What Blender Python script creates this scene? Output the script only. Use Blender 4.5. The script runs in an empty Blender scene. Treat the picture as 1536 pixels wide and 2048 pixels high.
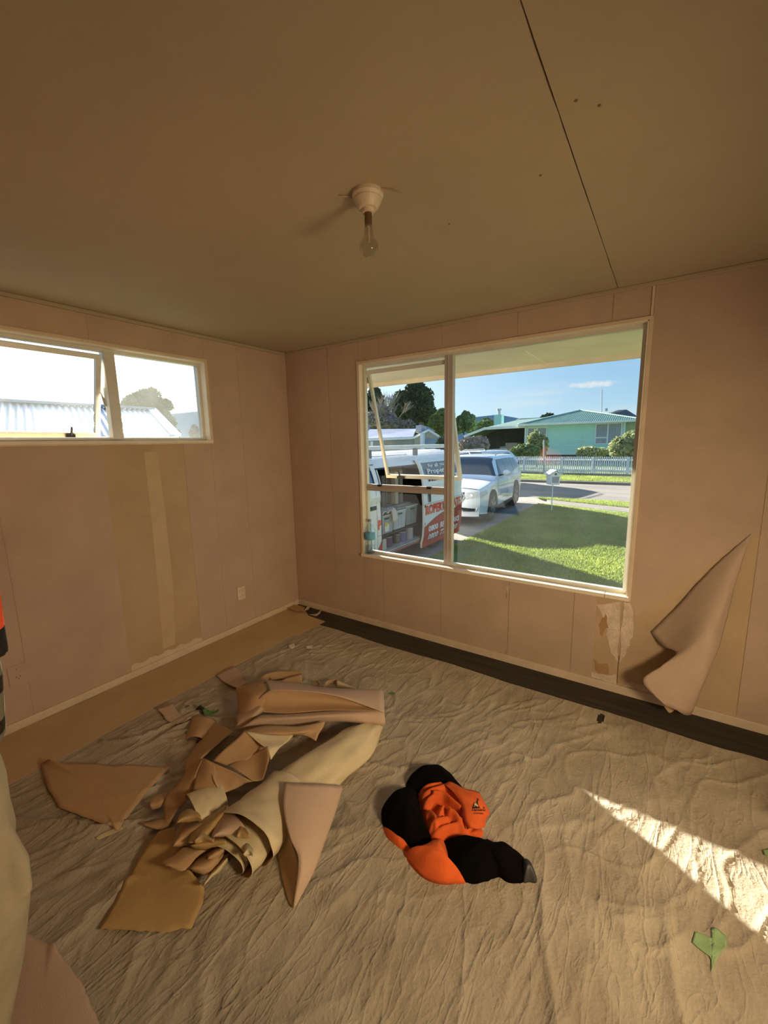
import bpy, bmesh, math, random
import numpy as np
from mathutils import Vector, Matrix
from mathutils.geometry import tessellate_polygon
random.seed(7); np.random.seed(7)
PI = math.pi
COL = bpy.context.scene.collection
SC = bpy.context.scene

# ---------------------------------------------------------------- camera
FPX, YAW, PITCH, ROLL = 829.77, 0.597724, 0.165070, -0.019209
CAM = Vector((2.95643, -2.78996, 1.58145))
fw = Vector((-math.sin(YAW)*math.cos(PITCH), math.cos(YAW)*math.cos(PITCH), -math.sin(PITCH)))
r0 = Vector((math.cos(YAW), math.sin(YAW), 0)); u0 = r0.cross(fw)
RT = math.cos(ROLL)*r0 + math.sin(ROLL)*u0
UP = -math.sin(ROLL)*r0 + math.cos(ROLL)*u0
cd = bpy.data.cameras.new('camera'); cam = bpy.data.objects.new('camera', cd); COL.objects.link(cam)
cam.matrix_world = Matrix(((RT.x, UP.x, -fw.x, CAM.x), (RT.y, UP.y, -fw.y, CAM.y), (RT.z, UP.z, -fw.z, CAM.z), (0, 0, 0, 1)))
cd.sensor_fit = 'VERTICAL'; cd.sensor_height = 36; cd.lens = FPX/2048*36; cd.clip_start = .02; cd.clip_end = 2000
SC.camera = cam

# ---------------------------------------------------------------- sky, sun, exposure
SUN = Vector((-2.7, 1.43, 1.0)).normalized()
wd = bpy.data.worlds.new('sky'); SC.world = wd; wd.use_nodes = True
nt = wd.node_tree; nt.nodes.clear(); L = nt.links.new; N = nt.nodes.new
wo = N('ShaderNodeOutputWorld'); bg = N('ShaderNodeBackground'); tc = N('ShaderNodeTexCoord')
sp = N('ShaderNodeSeparateXYZ'); L(tc.outputs['Generated'], sp.inputs[0])
sr = N('ShaderNodeValToRGB'); L(sp.outputs['Z'], sr.inputs[0])     # clear winter sky: pale at the horizon, blue above
el = sr.color_ramp.elements; el[0].position = 0.0; el[0].color = (.60, .78, .88, 1); el[1].position = 1.0; el[1].color = (.16, .36, .72, 1)
for p_, c_ in ((.055, (.48, .74, .90, 1)), (.13, (.34, .62, .88, 1)), (.22, (.25, .50, .82, 1)), (.5, (.20, .43, .77, 1))):
    e = el.new(p_); e.color = c_
dt = N('ShaderNodeVectorMath'); dt.operation = 'DOT_PRODUCT'; dt.inputs[1].default_value = SUN; L(tc.outputs['Generated'], dt.inputs[0])
def mth(op, a, b):
    m = N('ShaderNodeMath'); m.operation = op
    for k, x in enumerate((a, b)):
        if isinstance(x, (int, float)): m.inputs[k].default_value = x
        else: L(x, m.inputs[k])
    return m.outputs[0]
glow = mth('ADD', mth('MULTIPLY', mth('POWER', mth('MAXIMUM', dt.outputs['Value'], 0.), 5.), 1.0), mth('MULTIPLY', mth('POWER', mth('MAXIMUM', dt.outputs['Value'], 0.), 60.), 2.0))
gm = N('ShaderNodeMixRGB'); gm.blend_type = 'ADD'; gm.inputs[0].default_value = 1; gc = N('ShaderNodeMixRGB'); gc.blend_type = 'MULTIPLY'; gc.inputs[0].default_value = 1
gc.inputs[1].default_value = (1, .97, .90, 1); L(glow, gc.inputs[2]); L(sr.outputs[0], gm.inputs[1]); L(gc.outputs[0], gm.inputs[2])
mp = N('ShaderNodeMapping'); mp.inputs['Scale'].default_value = (3.0, 3.0, 24.0); mp.inputs['Location'].default_value = (.3, .1, 0)
ns = N('ShaderNodeTexNoise'); ns.inputs['Scale'].default_value = 1.1; ns.inputs['Detail'].default_value = 6
cr = N('ShaderNodeValToRGB'); cr.color_ramp.elements[0].position = .58; cr.color_ramp.elements[1].position = .80; cr.color_ramp.elements[1].color = (.55, .55, .55, 1)
mx = N('ShaderNodeMixRGB'); mx.inputs[2].default_value = (.95, .95, .95, 1)
L(tc.outputs['Generated'], mp.inputs[0]); L(mp.outputs[0], ns.inputs[0]); L(ns.outputs[0], cr.inputs[0]); L(cr.outputs[0], mx.inputs[0])
L(gm.outputs[0], mx.inputs[1]); L(mx.outputs[0], bg.inputs[0]); L(bg.outputs[0], wo.inputs[0])
# one small flat cloud over the far houses
cdir = (fw + RT*((1185-768)/FPX) - UP*((769-1024)/FPX)).normalized(); ch_ = Vector((cdir.y, -cdir.x, 0)).normalized()
cs = N('ShaderNodeVectorMath'); cs.operation = 'SUBTRACT'; cs.inputs[1].default_value = cdir; L(tc.outputs['Generated'], cs.inputs[0])
ca = N('ShaderNodeVectorMath'); ca.operation = 'DOT_PRODUCT'; ca.inputs[1].default_value = ch_; L(cs.outputs[0], ca.inputs[0])
cb = N('ShaderNodeVectorMath'); cb.operation = 'DOT_PRODUCT'; cb.inputs[1].default_value = (0, 0, 1); L(cs.outputs[0], cb.inputs[0])
n2 = N('ShaderNodeTexNoise'); n2.inputs['Scale'].default_value = 60; n2.inputs['Detail'].default_value = 4; L(tc.outputs['Generated'], n2.inputs[0])
e2 = mth('ADD', mth('POWER', mth('MULTIPLY', ca.outputs['Value'], 1/.055), 2.), mth('POWER', mth('MULTIPLY', cb.outputs['Value'], 1/.0075), 2.))
e2 = mth('MULTIPLY', mth('MAXIMUM', mth('SUBTRACT', 1.0, mth('ADD', e2, mth('MULTIPLY', mth('SUBTRACT', n2.outputs[0], .5), 2.5))), 0.), .9)
m5 = N('ShaderNodeMixRGB'); m5.inputs[2].default_value = (.92, .93, .95, 1); L(mth('MINIMUM', e2, .8), m5.inputs[0]); L(mx.outputs[0], m5.inputs[1]); L(m5.outputs[0], bg.inputs[0])
bg.inputs[1].default_value = 1.0
sl = bpy.data.lights.new('sun', 'SUN'); sl.energy = 26.0; sl.angle = math.radians(.6); sl.color = (1, .93, .80)
so = bpy.data.objects.new('sun', sl); COL.objects.link(so); so.rotation_euler = SUN.to_track_quat('Z', 'Y').to_euler(); so.location = (-20, 12, 12)
SC.view_settings.view_transform = 'Standard'; SC.view_settings.look = 'None'; SC.view_settings.gamma = 1
SC.view_settings.use_curve_mapping = False; SC.view_settings.exposure = 0.0

# ---------------------------------------------------------------- helpers
def ray(px, py): return fw + RT*((px-768)/FPX) - UP*((py-1024)/FPX)
def P(px, py, z=0.): d = ray(px, py); return CAM + d*((z-CAM.z)/d.z)
def PX(px, py, x=0.): d = ray(px, py); return CAM + d*((x-CAM.x)/d.x)
def PY(px, py, y=0.): d = ray(px, py); return CAM + d*((y-CAM.y)/d.y)
def PD(px, py, d): return CAM + ray(px, py)*d

def M(name, col, rough=.6, var=.10, scale=6., bump=0., bscale=60., metal=0., col2=None, stretch=(1, 1, 1), spec=.5, trans=0., sheen=0., coat=0., world=False):
    m = bpy.data.materials.new(name); m.use_nodes = True; n = m.node_tree.nodes; l = m.node_tree.links
    b = n['Principled BSDF']; b.inputs['Roughness'].default_value = rough; b.inputs['Metallic'].default_value = metal
    b.inputs['Specular IOR Level'].default_value = spec
    if coat: b.inputs['Coat Weight'].default_value = coat; b.inputs['Coat Roughness'].default_value = .05
    if sheen: b.inputs['Sheen Weight'].default_value = sheen
    t = n.new('ShaderNodeTexCoord'); mp = n.new('ShaderNodeMapping'); mp.inputs['Scale'].default_value = stretch
    if world:
        g = n.new('ShaderNodeNewGeometry'); l.new(g.outputs['Position'], mp.inputs[0])
    else: l.new(t.outputs['Object'], mp.inputs[0])
    no = n.new('ShaderNodeTexNoise'); no.inputs['Scale'].default_value = scale; no.inputs['Detail'].default_value = 6; no.inputs['Roughness'].default_value = .6
    l.new(mp.outputs[0], no.inputs[0])
    ra = n.new('ShaderNodeValToRGB'); ra.color_ramp.elements[0].position = .35; ra.color_ramp.elements[1].position = .65
    c2 = col2 or [min(1, c*(1+var)) for c in col]; c1 = [c*(1-var) for c in col] if not col2 else col
    ra.color_ramp.elements[0].color = (*c1, 1); ra.color_ramp.elements[1].color = (*c2, 1)
    l.new(no.outputs[0], ra.inputs[0]); l.new(ra.outputs[0], b.inputs['Base Color'])
    if bump:
        n2 = n.new('ShaderNodeTexNoise'); n2.inputs['Scale'].default_value = bscale; n2.inputs['Detail'].default_value = 3
        l.new(mp.outputs[0], n2.inputs[0]); bu = n.new('ShaderNodeBump'); bu.inputs['Strength'].default_value = min(1, bump); bu.inputs['Distance'].default_value = .01*max(1, bump)
        l.new(n2.outputs[0], bu.inputs['Height']); l.new(bu.outputs[0], b.inputs['Normal'])
    if trans:
        tr = n.new('ShaderNodeBsdfTranslucent'); l.new(ra.outputs[0], tr.inputs[0]); ms = n.new('ShaderNodeMixShader'); ms.inputs[0].default_value = trans
        l.new(b.outputs[0], ms.inputs[1]); l.new(tr.outputs[0], ms.inputs[2]); l.new(ms.outputs[0], n['Material Output'].inputs[0])
    return m
def glass(name, tint=(.95, .97, .96), dirt=.03, refl=1.0, dcol=(.8, .8, .75)):
    m = bpy.data.materials.new(name); m.use_nodes = True; n = m.node_tree.nodes; l = m.node_tree.links
    n.remove(n['Principled BSDF']); o = n['Material Output']
    t = n.new('ShaderNodeBsdfTransparent'); t.inputs[0].default_value = (*tint, 1)
    g = n.new('ShaderNodeBsdfGlossy'); g.inputs['Roughness'].default_value = .02
    fr = n.new('ShaderNodeFresnel'); fr.inputs[0].default_value = 1.45
    mm = n.new('ShaderNodeMath'); mm.operation = 'MULTIPLY'; mm.inputs[1].default_value = refl; l.new(fr.outputs[0], mm.inputs[0])
    ge = n.new('ShaderNodeNewGeometry'); bf = n.new('ShaderNodeMath'); bf.operation = 'SUBTRACT'; bf.inputs[0].default_value = 1; l.new(ge.outputs['Backfacing'], bf.inputs[1])
    m3 = n.new('ShaderNodeMath'); m3.operation = 'MULTIPLY'; l.new(mm.outputs[0], m3.inputs[0]); l.new(bf.outputs[0], m3.inputs[1]); mm = m3
    a = n.new('ShaderNodeMixShader'); l.new(mm.outputs[0], a.inputs[0]); l.new(t.outputs[0], a.inputs[1]); l.new(g.outputs[0], a.inputs[2])
    d = n.new('ShaderNodeBsdfTranslucent'); d.inputs[0].default_value = (*dcol, 1)
    tx = n.new('ShaderNodeTexCoord'); no = n.new('ShaderNodeTexNoise'); no.inputs['Scale'].default_value = 3; no.inputs['Detail'].default_value = 5; l.new(tx.outputs['Object'], no.inputs[0])
    m2 = n.new('ShaderNodeMath'); m2.operation = 'MULTIPLY'; m2.inputs[1].default_value = dirt*2; l.new(no.outputs[0], m2.inputs[0])
    b = n.new('ShaderNodeMixShader'); l.new(m2.outputs[0], b.inputs[0]); l.new(a.outputs[0], b.inputs[1]); l.new(d.outputs[0], b.inputs[2])
    l.new(b.outputs[0], o.inputs[0]); return m

WL = {}
def tag(o, label=None, cat=None, group=None, kind=None):
    if label: o['label'] = label
    if cat: o['category'] = cat
    if group: o['group'] = group
    if kind: o['kind'] = kind
    return o
def thing(name, loc, label, cat, group=None, rz=0.):
    o = bpy.data.objects.new(name, None); o.empty_display_size = .1; COL.objects.link(o)
    o.location = loc; o.rotation_euler = (0, 0, rz); WL[o.name] = Vector(loc)
    return tag(o, label, cat, group)
class MB:
    def __init__(s): s.v = []; s.f = []; s.mi = []
    def add(s, v, f, mi=0):
        b = len(s.v); s.v += [tuple(x) for x in v]; s.f += [tuple(i+b for i in q) for q in f]; s.mi += [mi]*len(f); return s
    def box(s, a, b, mi=0):
        x0, y0, z0 = [min(p, q) for p, q in zip(a, b)]; x1, y1, z1 = [max(p, q) for p, q in zip(a, b)]
        return s.add([(x0, y0, z0), (x1, y0, z0), (x1, y1, z0), (x0, y1, z0), (x0, y0, z1), (x1, y0, z1), (x1, y1, z1), (x0, y1, z1)],
                     [(0, 3, 2, 1), (4, 5, 6, 7), (0, 1, 5, 4), (1, 2, 6, 5), (2, 3, 7, 6), (3, 0, 4, 7)], mi)
    def bar(s, a, b, w, h, up=(0, 0, 1), mi=0):
        a = Vector(a); b = Vector(b); d = (b-a).normalized(); sd = d.cross(Vector(up)); sd = sd.normalized() if sd.length > 1e-6 else Vector((1, 0, 0)); u = sd.cross(d)
        v = [p + sd*(i*w/2) + u*(j*h/2) for p in (a, b) for i, j in ((-1, -1), (1, -1), (1, 1), (-1, 1))]
        return s.add(v, [(0, 1, 2, 3), (7, 6, 5, 4), (0, 4, 5, 1), (1, 5, 6, 2), (2, 6, 7, 3), (3, 7, 4, 0)], mi)
    def tube(s, pts, rad, n=10, mi=0, cap=True, flat=1.0, upv=(0, 0, 1)):
        pts = [Vector(p) for p in pts]; m = len(pts)
        if not hasattr(rad, '__len__'): rad = [rad]*m
        v = []; prev = None
        for i, p in enumerate(pts):
            d = (pts[min(i+1, m-1)]-pts[max(i-1, 0)]).normalized()
            if prev is None:
                sd = d.cross(Vector(upv)); sd = sd.normalized() if sd.length > 1e-4 else Vector((1, 0, 0))
            else: sd = (prev - d*prev.dot(d)).normalized()
            prev = sd; u = sd.cross(d)
            for k in range(n):
                a = 2*PI*k/n; v.append(p + sd*math.cos(a)*rad[i] + u*math.sin(a)*rad[i]*flat)
        f = [(i*n+k, i*n+(k+1) % n, (i+1)*n+(k+1) % n, (i+1)*n+k) for i in range(m-1) for k in range(n)]
        if cap: f += [tuple(range(n-1, -1, -1)), tuple((m-1)*n+k for k in range(n))]
        return s.add(v, f, mi)
    def lathe(s, prof, c=(0, 0, 0), n=24, mi=0, axis='z', sy=1.0):
        c = Vector(c); v = []
        for r, z in prof:
            for k in range(n):
                a = 2*PI*k/n; x, y = r*math.cos(a), r*math.sin(a)*sy
                v.append(c + (Vector((x, y, z)) if axis == 'z' else Vector((z, x, y)) if axis == 'x' else Vector((y, z, x))))
        m = len(prof); f = [(i*n+k, i*n+(k+1) % n, (i+1)*n+(k+1) % n, (i+1)*n+k) for i in range(m-1) for k in range(n)]
        if prof[0][0] > 1e-6: f.append(tuple(range(n-1, -1, -1)))
        if prof[-1][0] > 1e-6: f.append(tuple((m-1)*n+k for k in range(n)))
        return s.add(v, f, mi)
    def grid(s, fn, nu, nv, mi=0, wrap=False):
        v = [fn(i/nu, j/nv) for i in range(nu+1) for j in range(nv+1)]; w = nv+1
        return s.add(v, [(i*w+j, (i+1)*w+j, (i+1)*w+j+1, i*w+j+1) for i in range(nu) for j in range(nv)], mi)
    def build(s, name, mat, parent=None, smooth=False, thick=0., label=None, cat=None, group=None, kind=None, local=False, bevel=0., sub=0, origin=True, off=1.):
        me = bpy.data.meshes.new(name); me.from_pydata(s.v, [], s.f)
        mats = mat if isinstance(mat, (list, tuple)) else [mat]
        for mm in mats: me.materials.append(mm)
        if len(mats) > 1: me.polygons.foreach_set('material_index', s.mi)
        if smooth: me.polygons.foreach_set('use_smooth', [True]*len(me.polygons))
        me.update(); o = bpy.data.objects.new(name, me); COL.objects.link(o)
        if parent is not None:
            o.parent = parent
            if not local and WL.get(parent.name) is not None: o.location = -WL[parent.name]
            WL[o.name] = None
        else:
            if origin and s.v:
                a = np.array([tuple(x) for x in s.v]); c = Vector(((a[:, 0].min()+a[:, 0].max())/2, (a[:, 1].min()+a[:, 1].max())/2, a[:, 2].min()))
                me.transform(Matrix.Translation(-c)); o.location = c; WL[o.name] = c
            else: WL[o.name] = None
        if thick:
            md = o.modifiers.new('thickness', 'SOLIDIFY'); md.thickness = thick; md.offset = off
            if len(mats) > 1 and kind != 'x': pass
        if bevel:
            md = o.modifiers.new('bevel', 'BEVEL'); md.width = bevel; md.segments = 2; md.limit_method = 'ANGLE'
        if sub:
            md = o.modifiers.new('sub', 'SUBSURF'); md.levels = sub; md.render_levels = sub
        tag(o, label, cat, group, kind); return o
def struct(name, mb, mat, **k): return mb.build(name, mat, kind='structure', **k)
def dupmesh(o, name, parent, loc=None, rot=None, group=None):
    c = o.copy(); c.name = name; COL.objects.link(c)
    if parent is not None: c.parent = parent
    if loc is not None: c.location = loc
    if rot is not None: c.rotation_euler = rot
    return c
def textmesh(txt, shear=0., bold=.0):
    cu = bpy.data.curves.new('t', 'FONT'); cu.body = txt; cu.size = 1; cu.shear = shear; cu.offset = bold; cu.resolution_u = 2
    o = bpy.data.objects.new('t', cu); COL.objects.link(o); dg = bpy.context.evaluated_depsgraph_get(); dg.update()
    me = o.evaluated_get(dg).to_mesh(); v = [tuple(x.co) for x in me.vertices]; f = [tuple(p.vertices) for p in me.polygons]
    bpy.data.objects.remove(o); bpy.data.curves.remove(cu)
    a = np.array(v); return a, f
def text_on(mb, txt, fn, bold=.0, shear=0.):
    """fn(u,v) maps text in the unit box to a point"""
    a, f = textmesh(txt, shear, bold); x0, x1 = a[:, 0].min(), a[:, 0].max(); y0, y1 = a[:, 1].min(), a[:, 1].max()
    mb.add([fn((x-x0)/(x1-x0), (y-y0)/(y1-y0)) for x, y, z in a], f)
def fbm(x, y, seed=0, oct=4, lac=2.03, gain=.5):
    rs = np.random.RandomState(seed); out = np.zeros_like(x); amp = 1.
    for o in range(oct):
        T = rs.rand(64, 64); xi = np.floor(x).astype(int); yi = np.floor(y).astype(int); fx = x-xi; fy = y-yi
        fx = fx*fx*(3-2*fx); fy = fy*fy*(3-2*fy)
        a = T[xi % 64, yi % 64]; b = T[(xi+1) % 64, yi % 64]; c = T[xi % 64, (yi+1) % 64]; d = T[(xi+1) % 64, (yi+1) % 64]
        out += amp*((a*(1-fx)+b*fx)*(1-fy)+(c*(1-fx)+d*fx)*fy - .5); x = x*lac+17.3; y = y*lac+9.1; amp *= gain
    return out
# ================================================================ materials
m_board = M('bare_wall_board', (.50, .37, .22), .8, .08, 2.5, .3, 120)
m_paper = M('wallpaper_peach', (.52, .39, .28), .75, .07, 3, .4, 260)
m_ceil = M('ceiling_paint', (.42, .345, .225), .85, .05, 1.3, .12, 300)
m_trim = M('old_cream_paint', (.66, .54, .38), .5, .08, 5, .2, 80)
m_reveal = M('cream_gloss_paint', (.80, .73, .58), .4, .05, 5, .1, 80)
m_alu = M('anodised_aluminium', (.50, .46, .42), .42, .05, 6, metal=.25)
m_alul = M('pale_aluminium', (.72, .70, .62), .4, .05, 6, metal=.35)
m_blk = M('black_plastic', (.02, .02, .02), .4)
m_glass = glass('window_glass', (.97, .98, .98), .006)
m_glassd = glass('dusty_glass', (.95, .97, .96), .04)
m_glass2 = glass('smeared_glass', (.97, .98, .98), .012)
m_carpet = M('dark_carpet', (.085, .065, .045), .95, .25, 9, .9, 500, stretch=(.25, 4, 1))
m_plaster = M('torn_plaster', (.66, .54, .42), .9, .12, 20, .6, 80)
m_joint = M('joint_shadow', (.20, .13, .07), .9)

# ================================================================ room shell
RX, RY, H = 4.3, -4.6, 2.4
WB = (.84, 2.82, .63, 2.21)      # big window in the back wall: x0 x1 z0 z1
WA = (-2.75, -.83, 1.62, 2.21)   # high window in the left wall: y0 y1 z0 z1
mb = MB().box((-.15, RY-.15, -.15), (RX+.15, .066, -.003)); floor = struct('floor', mb, M('floor_timber', (.3, .19, .1), .5))
MB().box((.012, RY+.02, -.002), (RX-.02, -.012, .004)).build('carpet', m_carpet, label='dark brown flat carpet showing along the skirting under the big window', cat='carpet')
mb = MB().box((-.12, 0, -.15), (WB[0], .066, H+.1)).box((WB[1], 0, -.15), (RX+.12, .066, H+.1)).box((WB[0], 0, -.15), (WB[1], .066, WB[2])).box((WB[0], 0, WB[3]), (WB[1], .066, H+.1))
wb = struct('wall_back', mb, m_board)
mb = MB().box((-.12, RY-.12, -.15), (0, WA[0], H+.1)).box((-.12, WA[1], -.15), (0, 0, H+.1)).box((-.12, WA[0], -.15), (0, WA[1], WA[2])).box((-.12, WA[0], WA[3]), (0, WA[1], H+.1))
wl = struct('wall_left', mb, m_board)
struct('wall_right', MB().box((RX, RY-.12, -.15), (RX+.12, 0, H+.1)), m_paper)
struct('wall_front', MB().box((0, RY-.12, -.15), (RX, RY, H+.1)), m_paper)
ceil = struct('ceiling', MB().box((0, RY, H+.012), (RX, 0, H+.06)), m_board)
def slab(mb, x0, x1, y0, y1, z0, z1, jag=0, n=60):
    # ceiling sheet with one ragged long edge
    rs = random.Random(3); v = []; f = []
    for i in range(n+1):
        y = y0+(y1-y0)*i/n; j = (rs.random()-.5)*jag
        for x in (x0, x1): 
            xx = x+(j if x == x1 or x0 > 2 and x == x0 else 0)
            v += [(xx, y, z0), (xx, y, z1)]
    for i in range(n):
        a = i*4; f += [(a, a+4, a+6, a+2), (a+1, a+3, a+7, a+5), (a, a+1, a+5, a+4), (a+2, a+6, a+7, a+3)]
    f += [(0, 2, 3, 1), (n*4, n*4+1, n*4+3, n*4+2)]
    mb.add(v, f); return mb
slab(MB(), 0, 2.6585, RY, 0, H, H+.012, .0025).build('ceiling_panel', m_ceil, ceil)
slab(MB(), 2.6625, RX, RY, 0, H, H+.012, .0).build('ceiling_panel', m_ceil, ceil)
for (x, y) in ((2.705, -1.55), (2.56, -1.30), (2.75, -1.5), (2.2, -1.2)):
    MB().lathe([(0, 0), (.004, .0), (.004, .002), (0, .002)], (x, y, H-.002), 8).build('nail_hole', m_joint, ceil)
# wallpaper sheets: thin lining on the boards, one object each
def sheetx(y0, y1, z0, z1, t=.0025, mat=m_paper, jag=0.): # on left wall
    mb = MB(); n = 40; v = []; f = []; rs = random.Random(int(abs(y0)*100))
    for i in range(n+1):
        z = z0+(z1-z0)*i/n
        a = (rs.random()-.5)*jag; b = (rs.random()-.5)*jag
        v += [(0.0005, y0+a, z), (t, y0+a, z), (t, y1+b, z), (0.0005, y1+b, z)]
    for i in range(n):
        k = i*4
        for j in range(4): f.append((k+j, k+(j+1) % 4, k+4+(j+1) % 4, k+4+j))
    f += [(3, 2, 1, 0), (n*4, n*4+1, n*4+2, n*4+3)]
    mb.add(v, f); return mb.build('wallpaper_sheet', mat, wl)
g = .0012
for a, b in ((-.53, -.003), (-.83, -.53)): sheetx(a+g, b-g, .055, H-.02)
sheetx(-1.06+g, -.83, .055, WA[2]); sheetx(-2.13+g, -1.595, .055, WA[2], jag=.003); sheetx(-2.66, -2.13-g, .055, WA[2])
for a in (-4.6, -4.0, -3.4): sheetx(a+g, min(a+.6, -2.76)-g, .055, H-.02)
for a, b in ((-1.06, -.83), (-1.59, -1.06), (-2.13, -1.59), (-2.75, -2.13)): sheetx(a+g, b-g, WA[3], H-.02)
# jagged torn strip left above the skirting where one drop is stripped
v = []; n = 60; rs = random.Random(5)
for i in range(n+1):
    y = -1.59+.53*i/n; h = .09+.008*math.sin(i*.5)+rs.random()*.006
    v += [(.0005, y, .055), (.003, y, .055), (.003, y, h), (.0005, y, h)]
f = [(i*4+j, i*4+(j+1) % 4, i*4+4+(j+1) % 4, i*4+4+j) for i in range(n) for j in range(4)]+[(3, 2, 1, 0), (n*4, n*4+1, n*4+2, n*4+3)]
MB().add(v, f).build('torn_paper_edge', m_trim, wl)
m_filler = M('filler_smear', (.56, .43, .25), .7, .05, 8)
def blob(fn, outline, t, mat, name, par, jag=0.):
    pts = []; rs = random.Random(len(outline))
    for i, p in enumerate(outline):
        q = outline[(i+1) % len(outline)]; k = 4
        jg = min(jag, math.hypot(q[0]-p[0], q[1]-p[1])/k*.45)
        for j in range(k):
            a = j/k; pts.append((p[0]*(1-a)+q[0]*a+(rs.random()-.5)*jg, p[1]*(1-a)+q[1]*a+(rs.random()-.5)*jg))
    m = len(pts); cx = sum(p[0] for p in pts)/m; cy = sum(p[1] for p in pts)/m
    v = [fn(p[0], p[1], t) for p in pts]+[fn(p[0], p[1], 0) for p in pts]
    tri = tessellate_polygon([[Vector((p[0], p[1], 0)) for p in pts]])
    mb = MB().add(v, [tuple(t_) for t_ in tri]+[(i, (i+1) % m, (i+1) % m+m, i+m) for i in range(m)])
    return mb.build(name, mat, par)
fx = lambda y, z, t: (.0003+t, y, z)
blob(fx, [(-1.36, .12), (-1.27, .12), (-1.24, .6), (-1.24, 1.1), (-1.25, 1.55), (-1.34, 1.55), (-1.34, 1.1), (-1.35, .6)], .0003, m_filler, 'filler_smear', wl, .0)
# back wall sheets
fy = lambda x, z, t: (x, -.0005-t, z)
def sheety(x0, x1, z0, z1, t=.0025, mat=m_paper, poly=None, jag=.002):
    pl = poly or [(x0+g, z0), (x1-g, z0), (x1-g, z1), (x0+g, z1)]
    return blob(fy, pl, t, mat, 'wallpaper_sheet', wb, jag)
for a, b in ((.004, .51), (.51, .84)): sheety(a, b, .055, H-.02)
for a, b in ((.84, 1.04), (1.04, 1.58), (1.58, 2.11), (2.11, 2.64), (2.64, 2.82)): sheety(a, b, WB[3], H-.02)
for a, b in ((.84, 1.04), (1.04, 1.58), (1.58, 2.11), (2.11, 2.53), (2.53, 2.66)): sheety(a, b, .055, WB[2], jag=.001)
sheety(0, 0, 0, 0, poly=[(2.87, .52), (3.35, 1.08), (3.376, 1.08), (3.376, 2.38), (2.837, 2.38), (2.837, .62)])
for a in (3.38, 3.92): sheety(a, min(a+.54, RX), .055, 2.38)
blob(fy, [(2.66, .56), (2.80, .60), (2.80, .20), (2.76, .26), (2.735, .35), (2.72, .45), (2.69, .50)], .0012, m_plaster, 'torn_plaster', wb, .02)
blob(fy, [(2.806, .60), (2.85, .60), (2.865, .50), (2.86, .36), (2.83, .25), (2.806, .2)], .0016, m_plaster, 'torn_plaster', wb, .015)
blob(fy, [(2.62, .055), (2.80, .055), (2.80, .12), (2.74, .10), (2.66, .09)], .0012, m_plaster, 'torn_plaster', wb, .012)
blob(fy, [(2.66, .19), (2.69, .10), (2.76, .11), (2.745, .18), (2.70, .16)], .0020, M('torn_brown_backing', (.40, .24, .11), .9), 'torn_plaster', wb, .01)
blob(fy, [(2.68, .42), (2.70, .35), (2.72, .41), (2.735, .42), (2.715, .50)], .0018, bpy.data.materials['torn_brown_backing'], 'torn_plaster', wb, .01)
blob(fy, [(2.84, .055), (2.96, .055), (3.06, .09), (2.95, .10), (2.87, .09)], .0012, m_plaster, 'torn_plaster', wb, .012)
blob(fy, [(2.802, .06), (2.806, .06), (2.806, .25), (2.802, .25)], .0022, m_joint, 'board_joint', wb)
blob(fy, [(2.824, 2.23), (2.836, 2.23), (2.836, 2.38), (2.824, 2.38)], .006, m_trim, 'board_joint', wb)
# little lifted paper tongues
for (x, z, w, h) in ((2.10, .575, .03, -.09), (2.105, .062, .012, .03), (.515, 2.37, .008, -.10), (1.045, 2.375, .006, -.05), (1.9, .085, .02, .006)):
    MB().add([(x-w/2, -.004, z), (x+w/2, -.010, z), (x+w*.2, -.013, z+h*.6), (x-w*.3, -.006, z+h)], [(0, 1, 2, 3)]).build('lifted_paper', m_plaster, wb, thick=.0008)
# trims
mb = MB().box((.0, RY, 0), (.013, -.0, .055)); struct('baseboard_left', mb, m_trim, bevel=.003)
mb = MB().box((.013, -.014, 0), (RX, 0, .055)); struct('baseboard_back', mb, m_trim, bevel=.003)
mb = MB().box((0, RY, H-.022), (.022, -.022, H)); struct('trim_1', mb, m_ceil, bevel=.004)
mb = MB().box((0, -.022, H-.022), (RX, 0, H)); struct('trim_2', mb, m_ceil, bevel=.004)
# eaves
m_soffit = M('soffit_paint', (.96, .89, .80), .6, .06, 3, .1, 60)
mb = MB().box((-1.0, .066, 2.24), (RX+1.5, 1.15, 2.28)).box((-1.0, 1.15, 2.20), (RX+1.5, 1.18, 2.40)).box((2.0, .5, 2.235), (2.02, 1.15, 2.24)); struct('trim_3', mb, m_soffit)
mb = MB().box((-.45, RY-1, 2.34), (-.12, .1, 2.38)).box((-.48, RY-1, 2.33), (-.45, .1, 2.45)); struct('trim_4', mb, m_soffit)
struct('roof', MB().add([(-.8, RY-1, 2.42), (RX+1.5, RY-1, 2.42), (RX+1.5, 1.2, 2.42), (-.8, 1.2, 2.42), (2, -1.5, 3.4)], [(0, 1, 4), (1, 2, 4), (2, 3, 4), (3, 0, 4), (3, 2, 1, 0)]), M('house_roof', (.3, .3, .3), .6))

# ---------------------------------------------------------------- windows
def frame_rect(mb, fn, a0, a1, z0, z1, w, d0, d1):
    """rectangular ring; fn(a,d,z)->point; a along wall, d depth"""
    for (p, q, r, s) in ((a0, a1, z1-w, z1), (a0, a1, z0, z0+w), (a0, a0+w, z0+w, z1-w), (a1-w, a1, z0+w, z1-w)):
        A = [fn(p, d0, r), fn(q, d1, s)]; mb.box(A[0], A[1])
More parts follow.
